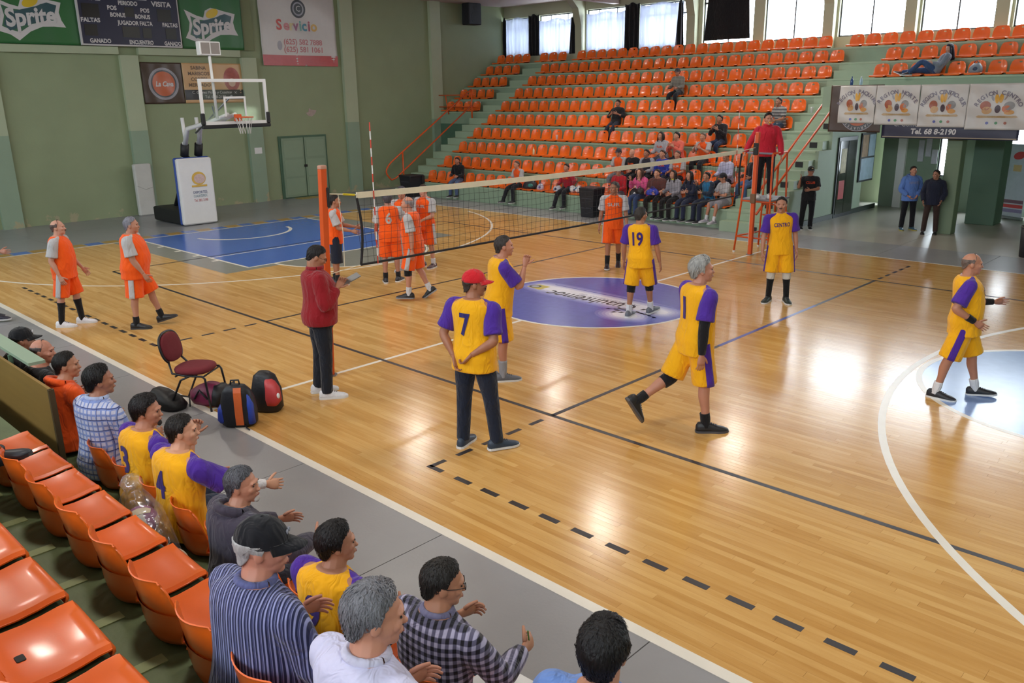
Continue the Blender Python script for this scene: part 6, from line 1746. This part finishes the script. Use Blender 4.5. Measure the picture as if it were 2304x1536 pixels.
person('man in light blue hoodie standing in the lobby', (1.32, 10.8, 0), ang=268, h=1.58, q='court',
       pose=dict(rl=((.08, .0, -1), (.05, -.02, -1), -12), ll=((-.08, .0, -1), (-.05, -.02, -1), 12), ra=((.30, .02, -1), (-.55, .5, -.6)), la=((-.30, .02, -1), (.55, .5, -.6))),
       shirt='5E80C4', puff=.015, sleeve_len='long', hood='5E80C4', bottom='pants', bcol='16171D', shoes='3A5A6E', sole='B8A84A', hair=('short', '3A2E2A', .008), tone='BD876F', chest='DEPORTE', tcol='8A8AA4')
person('man in dark jacket and brown trousers in front of the slim column', (1.96, 10.50, 0), ang=240, h=1.54,
       pose=dict(rl=((.10, .05, -1), (.05, -.02, -1), 0), ll=((-.08, .0, -1), (-.05, -.02, -1), 0), ra=((.30, -.05, -1), (-.15, .55, -.9)), la=((-.30, -.05, -1), (.25, .6, -.8))),
       shirt='1E2234', puff=.015, sleeve_len='long', hood='14161F', bottom='pants', bcol='3A2A26', shoes='1A1614', sole='2A2420', hair=('short', '1E1918', .014), tone='9F6F59', head=(-30, 0, 0))
person('player at the left edge with one arm reaching into view', (-6.56, -7.40, 0), face=(.55, .85), h=1.72,
       pose=dict(rl=((.22, .30, -1), (.15, .1, -1), 0), ll=((-.05, -.05, -1), (-.02, -.03, -1), 0), ra=((.30, .55, -.6), (.15, 1, -.1)), la=((-.2, 0, -1), (-.1, .2, -1))),
       shirt='8C1E2A', sleeve_len='long', bottom='pants', bcol='1A1E2A', shoes='2A2A3A', hair=('short', '241E1C', .01), tone='B17C68', hands=(.1, .1))

# ================================================================ NEAR SPECTATORS
def sit(spread=.10, drop=-.22, fwd=.05, **k):
    d = dict(ll=((-spread, 1, drop), (-.02, fwd, -1), 5), rl=((spread, 1, drop), (.02, fwd, -1), -5), la=((-.18, .30, -1), (.30, 1, -.15)), ra=((.18, .30, -1), (-.30, 1, -.15)))
    d.update(k); return d
def stripes_mat(name, kind, c1, c2, c3=None, f=60.0):
    """printed or woven shirt pattern: stripes, plaid or gingham, in the shirt's own space"""
    m = cloth(c1, name=name)
    nt = m.node_tree; b = nt.nodes['Principled BSDF']
    tc = N(nt, 'ShaderNodeTexCoord'); sp = N(nt, 'ShaderNodeSeparateXYZ'); nt.links.new(tc.outputs['Object'], sp.inputs[0])
    def band(sock, fr, ph, lo, hi):
        a = N(nt, 'ShaderNodeMath', op='MULTIPLY_ADD'); a.inputs[1].default_value = fr; a.inputs[2].default_value = ph; nt.links.new(sock, a.inputs[0])
        s_ = N(nt, 'ShaderNodeMath', op='SINE'); nt.links.new(a.outputs[0], s_.inputs[0])
        r_ = N(nt, 'ShaderNodeMapRange'); r_.inputs[1].default_value = lo; r_.inputs[2].default_value = hi; nt.links.new(s_.outputs[0], r_.inputs[0]); return r_.outputs[0]
    def mix(fac, a, c):
        x = N(nt, 'ShaderNodeMix', data_type='RGBA')
        nt.links.new(fac, x.inputs[0])
        if isinstance(a, tuple): x.inputs[6].default_value = a
        else: nt.links.new(a, x.inputs[6])
        x.inputs[7].default_value = rgba(srgb(c)); return x.outputs[2]
    base = rgba(srgb(c1))
    # across-body coordinate wraps a little with depth so side panels stay striped
    ad = N(nt, 'ShaderNodeMath', op='MULTIPLY_ADD'); ad.inputs[1].default_value = .55; nt.links.new(sp.outputs[1], ad.inputs[0]); nt.links.new(sp.outputs[0], ad.inputs[2])
    if kind == 'stripes':
        v = band(ad.outputs[0], f * 2 * PI, 0, -.2, .35); col = mix(v, base, c2)
        if c3:
            v2 = band(ad.outputs[0], f * PI, 1.0, .78, .95); col = mix(v2, col, c3)
    elif kind == 'plaid':
        col = mix(band(sp.outputs[2], f * .5 * 2 * PI, 0, .1, .6), base, c2)
        col = mix(band(ad.outputs[0], f * .5 * 2 * PI, 0, .3, .8), col, c2)
        col = mix(band(sp.outputs[2], f * .25 * 2 * PI, .5, .965, .995), col, c3)
        col = mix(band(ad.outputs[0], f * .25 * 2 * PI, .5, .985, .999), col, c3)
    elif kind == 'hstripes':
        col = mix(band(sp.outputs[2], f * 2 * PI, 0, .0, .3), base, c2)
    else:
        a_ = band(sp.outputs[2], f * 2 * PI, 0, -.25, .25); c_ = band(ad.outputs[0], f * 2 * PI, 0, -.25, .25)
        col = mix(a_, base, c2); x = N(nt, 'ShaderNodeMix', data_type='RGBA'); nt.links.new(c_, x.inputs[0]); nt.links.new(col, x.inputs[6])
        x2 = N(nt, 'ShaderNodeMix', data_type='RGBA'); nt.links.new(a_, x2.inputs[0]); x2.inputs[6].default_value = rgba(srgb(c2)); x2.inputs[7].default_value = rgba(srgb(c3)); nt.links.new(x2.outputs[2], x.inputs[7]); col = x.outputs[2]
    nt.links.new(col, b.inputs['Base Color'])
    return m
JEAN = '2C3850'
def nearA(label, x, face=(0, 1), y=-8.80, **k):
    k.setdefault('pose', sit()); k.setdefault('h', 1.62); k.setdefault('q', 'near'); k.setdefault('w', 1.15); k.setdefault('sink', .06); k.setdefault('lean', (0, -.02)); k.setdefault('bend', .18); k.setdefault('bottom', 'pants'); k.setdefault('bcol', JEAN); k.setdefault('hem', -.08)
    return person(label, (x, y, NZ[0]), face=face, seated=.068, group=None, **k)
nearA('seated person with black cap at the left edge behind the green rail', 0.14, head=(-20, 0, 0), face=(-0.06, 1), shirt='1A1A1E', sleeve_len='long', cap=(BLK, 0, 'D0D0D4'), hair=('short', '1A1615', .01), tone='B17C64')
nearA('seated bald man behind the green rail', 0.69, face=(-0.01, 1), shirt='151518', sleeve_len='long', hair=('ring', '4A4240', .003), tone='B87E68', head=(-38, 0, 0))
nearA('seated man in orange hooded jacket beside the plywood', 1.28, face=(-0.06, 1), shirt='E8561A', puff=.012, sleeve_len='long', hood='E8561A', hair=('short', '1C1817', .012), tone='B17C60', w=1.08, head=(-34, 0, 0))
nearA('seated man in blue and white plaid shirt with black hair', 2.05, face=(-0.21, 1), pattern=stripes_mat('plaid_shirt', 'plaid', 'C4C8DE', '8296D0', '2A2F66', 46), sleeve_len='long', collar='A9B8DC', hair=('short', '141213', .020), tone='A26D55', w=1.12, bend=.14, head=(-28, 0, 0), h=1.72)
nearA('seated man in yellow number 3 shirt with hand on his chin', 2.86, face=(-0.06, 1), shirt=YEL, sleeve=PUR, number='3', tcol='34206E', hair=('short', '181416', .026), beard=('goatee', '1C1614'), tone='B17A60', w=1.24, head=(-44, -4, 0),
      pose=sit(ra=((.12, .65, -.8), (-.35, .55, .75)), la=((-.15, .55, -1), (.45, .75, .55))), hands=(.9, 1.1))
nearA('seated man in yellow shirt with white wristband', 3.42, face=(-0.11, 1), shirt=YEL, sleeve=PUR, number='4', tcol='34206E', hair=('short', '1E1A18', .012), tone='C99478', w=1.24, head=(-40, 0, 0), cuff=('D6D2D4', 'right'), pose=sit(ra=((.35, .75, -.65), (.25, 1, -.30)), la=((-.15, .55, -1), (.30, .9, -.2))))
nearA('seated grey-haired man in dark hooded sweatshirt', 4.34, face=(-0.01, 1), y=-8.88, sink=.015, h=1.58, shirt='3E3A48', puff=.014, sleeve_len='long', hood='3E3A48', bcol='2A2C38', hair=('short', '55575E', .014), beard=('goatee', 'B8B2AC'), tone='B88168', w=1.24, head=(-50, 0, 0), cuff=('BFC0C6', 'right'), pose=sit(ra=((.30, .65, -.75), (-.35, 1, -.15)), la=((-.2, .6, -.8), (.3, 1, -.1))))
nearA('seated man in yellow shirt with thick black hair beside the capped man', 5.32, face=(-0.16, 1), y=-8.88, sink=.015, h=1.57, shirt=YEL, sleeve=PUR, hair=('short', '141113', .024), tone='AB775D', w=1.24, head=(-36, 0, 0), number='9', tcol='34206E')
nearA('seated man in black and white gingham shirt writing on a sheet', 6.06, face=(-0.06, 1), y=-8.82, pattern=stripes_mat('gingham_shirt', 'gingham', 'A9A6C2', '5C5A72', '1B1A22', 26), sleeve_len='long', collar='6E6C8A', bcol='2E3D5A', hair=('short', '24211F', .012), glasses=True, tone='B17C60', w=1.24, head=(-40, -8, 0), pose=sit(.22, ra=((.22, .55, -.85), (-.25, 1, -.1)), la=((-.25, .5, -.85), (.25, 1, .0))), hands=(.6, .9),
      extra=held('white score sheet on the knee of the man in gingham', 'sheet', 'score_sheet', lambda c: [
          ('sheet', MB().box(-.13, .13, -.16, .16, -.003, .003, Matrix.Translation(c['legs'][1][1] + V(-.04, -.10, .105)) @ Matrix.Rotation(-.15, 4, 'X')), M_wht),
          ('pen', MB().tube([c['arms'][1][2] + V(-.02, .08, -.05), c['arms'][1][2] + V(.0, .04, .09)], .004, 6), mat('green_pen', '3C7A2E', .4))]))
nearA('black-haired spectator with only the head in view at the lower edge', 6.97, face=(-0.26, 1), y=-8.78, shirt='6E8FD0', hair=('short', '120F11', .030), sink=.085, lean=(0, .05), tone='B88368', h=1.74, bend=.05)
def nearB(label, x, face=(0, 1), y=-9.58, **k):
    k.setdefault('pose', sit()); k.setdefault('h', 1.66); k.setdefault('q', 'near'); k.setdefault('sink', .05); k.setdefault('lean', (0, -.02)); k.setdefault('bend', .18); k.setdefault('bottom', 'pants'); k.setdefault('bcol', 'B59F78'); k.setdefault('hem', -.08)
    return person(label, (x, y, NZ[1]), face=face, seated=.068, **k)
nearB('seated man in black cap and blue striped shirt', 5.88, sink=.02, face=(-0.08, 1), pattern=stripes_mat('striped_shirt', 'stripes', '24284A', '8E93C0', '4A4E78', 62), sleeve_len='elbow', collar='5A5F8E', cap=('15161C', 0, '8A8C96'), hair=('short', 'A8A6A6', .012), tone='C0836D', w=1.20, belly=.06, head=(-42, -6, 0))
nearB('seated grey-haired man in white shirt at the bottom edge', 6.60, face=(-0.06, 1), shirt='C9C8E4', sleeve_len='long', collar='C4C2D8', hair=('short', '6E6E74', .018), tone='C0876F', w=1.15, head=(-34, -6, 0))
person('spectator at the left edge whose dark shoe rests on a second row seat', (2.50, -10.34, NZ[2]), face=(.30, 1), seated=.068, q='far', h=1.72, bottom='pants', bcol='1E2232', shirt='2A2C34', sleeve_len='long', hair=('short', '201A18', .01), shoes='252A33', sole='1A1C20',
       pose=sit(.10, ll=((-.1, 1, .05), (-.1, .3, -1), 5), rl=((.30, 1, -.08), (.25, .75, -.62), -15, .25)))

# ================================================================ FAR SPECTATORS
def far(label, x, i, dy=0.0, face=(0, -1), **k):
    if x > -7: x -= .12
    k.setdefault('pose', sit(.10, -.25, .02)); k.setdefault('h', 1.62); k.setdefault('q', 'far'); k.setdefault('lean', (0, .05)); k.setdefault('bend', .15); k.setdefault('bottom', 'pants'); k.setdefault('bcol', '1C1D24'); k.setdefault('hem', -.07)
    return person(label, (x, fy(i) + .27 + dy, fz(i)), face=face, seated=.07, **k)
ORS = dict(shirt='E8581C', sleeve='ABA9AC')
far('spectator in black hooded top and jeans alone at the left of the front row', -12.52, 0, face=(.25, -1), shirt='17171B', sleeve_len='long', hood='17171B', bcol='4A5878', hair=('short', '2A1C1A'), tone='9F6D59')
far('seated player in orange and grey shirt with one leg out in the front row', -9.72, 0, face=(-.1, -1), hair=('short', '5A4A42'), tone='BD876F', pose=sit(.1, -.2, .02, rl=((.2, 1, -.3), (.1, .45, -1), 0)), **ORS)
far('woman in red jacket over orange shirt in the front row', -7.70, 0, face=(.05, -1), shirt='9E1A2A', sleeve_len='long', hair=('short', '2A1C1A'), tone='B8816B', chest='SUR', tcol='E8581C', pose=sit(.1, -.2, .0, la=((-.5, .3, -.8), (-.6, .4, .3)), rl=((.12, 1, -.35), (.0, .5, -1), 0)))
far('spectator in red jacket and white cap in the front row', -5.66, 0, face=(.1, -1), shirt='B0202C', sleeve_len='long', cap=('C8C8D2', 0, '5A5A9A'), hair=('short', '2A2220'), tone='BD876F', bcol='5A5C66')
far('woman in pink jacket clapping in the front row', -4.90, 0, face=(-.1, -1), shirt='D8588E', sleeve_len='long', hair=('long', '4A3028', .014, .26), tone='CF987E', bcol='34466E', pose=sit(.06, -.22, .02, ra=((.25, .45, -.7), (-.35, .5, .9)), la=((-.25, .45, -.7), (.35, .5, .9))))
far('woman in brown patterned top with a blue handbag in the front row', -4.35, 0, shirt='5A3430', hair=('short', '3A2A26'), tone='C9927A', w=1.2, belly=.05, bcol='1C1716', pose=sit(.14, -.22, .02))
far('woman in grey cardigan with yellow scarf in the front row', -3.82, 0, face=(-.15, -1), shirt='8E8C96', sleeve_len='long', hair=('long', '2A201E', .014, .25), tone='C79078', collar='D8D84A', bcol='1A171A')
far('woman in navy jacket with crossed arms in the front row', -3.30, 0, face=(-.25, -1), shirt='1C2138', sleeve_len='long', hair=('long', '1E1716', .014, .28), tone='C79078', bcol='262C44', pose=sit(.08, -.22, .06, ra=((.2, .4, -.8), (-1, .35, .1)), la=((-.2, .4, -.8), (1, .4, .0))))
far('woman in blue striped track top with hand at her mouth', -2.78, 0, face=(-.35, -1), shirt='256A96', sleeve='1E2A3C', sleeve_len='long', raglan=False, hair=('short', '241B1A'), tone='B17C64', bcol='262C40', pose=sit(.08, -.22, .06, ra=((.15, .5, -.7), (-.3, .45, .9)), la=((-.2, .4, -.8), (1, .4, .1))))
far('man in grey shorts and cap with crossed arms at the right of the front row', -2.30, 0, face=(-.45, -1), shirt='A9A7AC', cap=('23242E', 0), hair=('short', '241B1A'), tone='B88168', bottom='shorts', bcol='8A8890', socks=('D2D2D6', 'low'), shoes='A8A4B0', pose=sit(.20, -.15, .15, ra=((.2, .4, -.8), (-1, .35, .1)), la=((-.2, .4, -.8), (1, .4, .0))), beard=('goatee', '2A2220'))
far('man in white shirt looking at his phone in the second row', -2.70, 1, face=(-.2, -1), shirt='B6B6D2', sleeve_len='long', hair=('short', '1E1716', .014), tone='B17C64', head=(0, -30, 0), bcol='22253A')
far('player in cap and orange shirt in the second row', -6.22, 1, cap=('3A3A44', 0), hair=('short', '2A2220'), tone='B88168', bcol='77777E', **ORS)
far('bald player in orange shirt and black jacket in the second row', -5.74, 1, shirt='1A191D', sleeve_len='long', chest='SUR', tcol='E8581C', hair=('bald', '2A2220'), tone='C9927C')
far('dark-haired spectator in grey and black in the second row', -5.24, 1, shirt='2A2A36', sleeve_len='long', sleeve='9A9AA2', raglan=False, hair=('short', '241B1A'), tone='A4715B')
far('player in blue jacket over orange shirt in the second row', -4.70, 1, shirt='2A3A9A', sleeve_len='long', hair=('short', '3A2A24'), tone='BD876F', chest='SUR', tcol='E8581C', bcol='22253A')
far('player in orange and grey shirt in the second row behind the grey cardigan', -4.20, 1, face=(-.1, -1), hair=('short', '5A4A44'), tone='BD876F', chest='SUR', tcol='D8D0CC', **ORS)
far('spectator leaning back in jeans behind the far net post', -2.02, 1, dy=.1, face=(-.3, -1), shirt='1B1B22', sleeve_len='long', hair=('short', '1A1514'), tone='A4715B', bcol='4A648E', lean=(0, -.2))
far('woman in grey and white scarf in the third row', -5.26, 2, face=(-.1, -1), shirt='A8A6AE', sleeve_len='long', hair=('long', '2A201E', .012, .2), tone='BD876F', chest='SUR', tcol='E8581C', bcol='4A4A5A')
far('woman in coral jacket clapping in the third row', -4.72, 2, face=(-.2, -1), shirt='E06A5A', sleeve_len='long', hair=('short', '1E1716', .02), tone='BD876F', pose=sit(.08, -.22, .02, ra=((.25, .45, -.7), (-.6, .6, .6)), la=((-.25, .45, -.7), (.6, .6, .6))))
far('player in orange and grey shirt clapping in the third row', -3.88, 2, face=(-.1, -1), hair=('short', '6A5A4E'), tone='BD876F', pose=sit(.14, -.22, .02, ra=((.25, .45, -.7), (-.6, .6, .5)), la=((-.25, .45, -.7), (.6, .6, .5))), **ORS)
far('man in dark leather jacket clapping in the fourth row', -3.82, 3, face=(-.1, -1), shirt='1E1D22', sleeve_len='long', hair=('short', '17120F', .016), tone='9F6D57', bcol='22304E', pose=sit(.1, -.22, .02, ra=((.25, .45, -.7), (-.6, .6, .6)), la=((-.25, .45, -.7), (.6, .6, .6))))
far('man in grey striped shirt and jeans near the right stairs', -2.44, 4, face=(-.3, -1), pattern=stripes_mat('grey_striped_knit', 'hstripes', '55565A', '9A9A98', None, 12), hair=('short', '2A2624'), tone='A4715B', bcol='33465E', pose=sit(.12, -.3, .1))
far('man in black shirt reclining alone in the middle of the stand', -8.25, 4, dy=.02, face=(.1, -1), shirt='17171B', sleeve_len='elbow', hair=('short', '1E1816'), tone='9F6D57', bcol='232636', lean=(.05, -.45), bend=.1, head=(0, -10, 0), pose=dict(ll=((-.05, 1, -.55), (-.02, .6, -1), 5), rl=((.08, 1, -.55), (.02, .6, -1), -5), la=((-.4, .3, -.7), (.7, .6, .35)), ra=((.4, .3, -.7), (-.7, .6, .35))))
far('man in grey checked shirt and cap alone in the seventh row', -6.74, 6, shirt='8E8C86', pattern=stripes_mat('grey_checked_shirt', 'gingham', '8A8880', '77756E', '55544E', 22), sleeve_len='long', cap=('3A3A40', 0), hair=('short', '2A2422'), tone='A4715B', bcol='1E2028')
person('person in jeans with long dark hair lounging sideways on the balcony seats', (.62, fy(7) + .24, fz(7)), face=(-.9, -.35), seated=.075, q='far', h=1.64, shirt='6E7684', sleeve_len='long', hair=('long', '1E2030', .022, .30), tone='B18371', bottom='pants', bcol='33486E', shoes='3A3036', lean=(.10, -1.05), bend=.55, head=(30, -12, 0), hem=-.06,
       pose=dict(ll=((-.05, .85, .55), (-.02, .75, -.65), 5), rl=((.25, 1, .02), (.05, .95, -.1), -5, .4), la=((-.2, .5, -.8), (.4, .8, .2)), ra=((.2, .5, -.8), (-.4, .8, .2))))
# handbags on laps, phone
floppy('bright blue handbag on the lap of the woman in brown', (-4.42, fy(0) - .10, fz(0) + .22), (.18, .10, .17), '2A3AA8', '1E2A80', name='handbag')
floppy('black handbag on the lap of the woman in pink', (-4.86, fy(0) - .08, fz(0) + .22), (.14, .09, .16), '1A171A', '2A2A2E', name='handbag')

bpy.data.scenes.remove(TS)
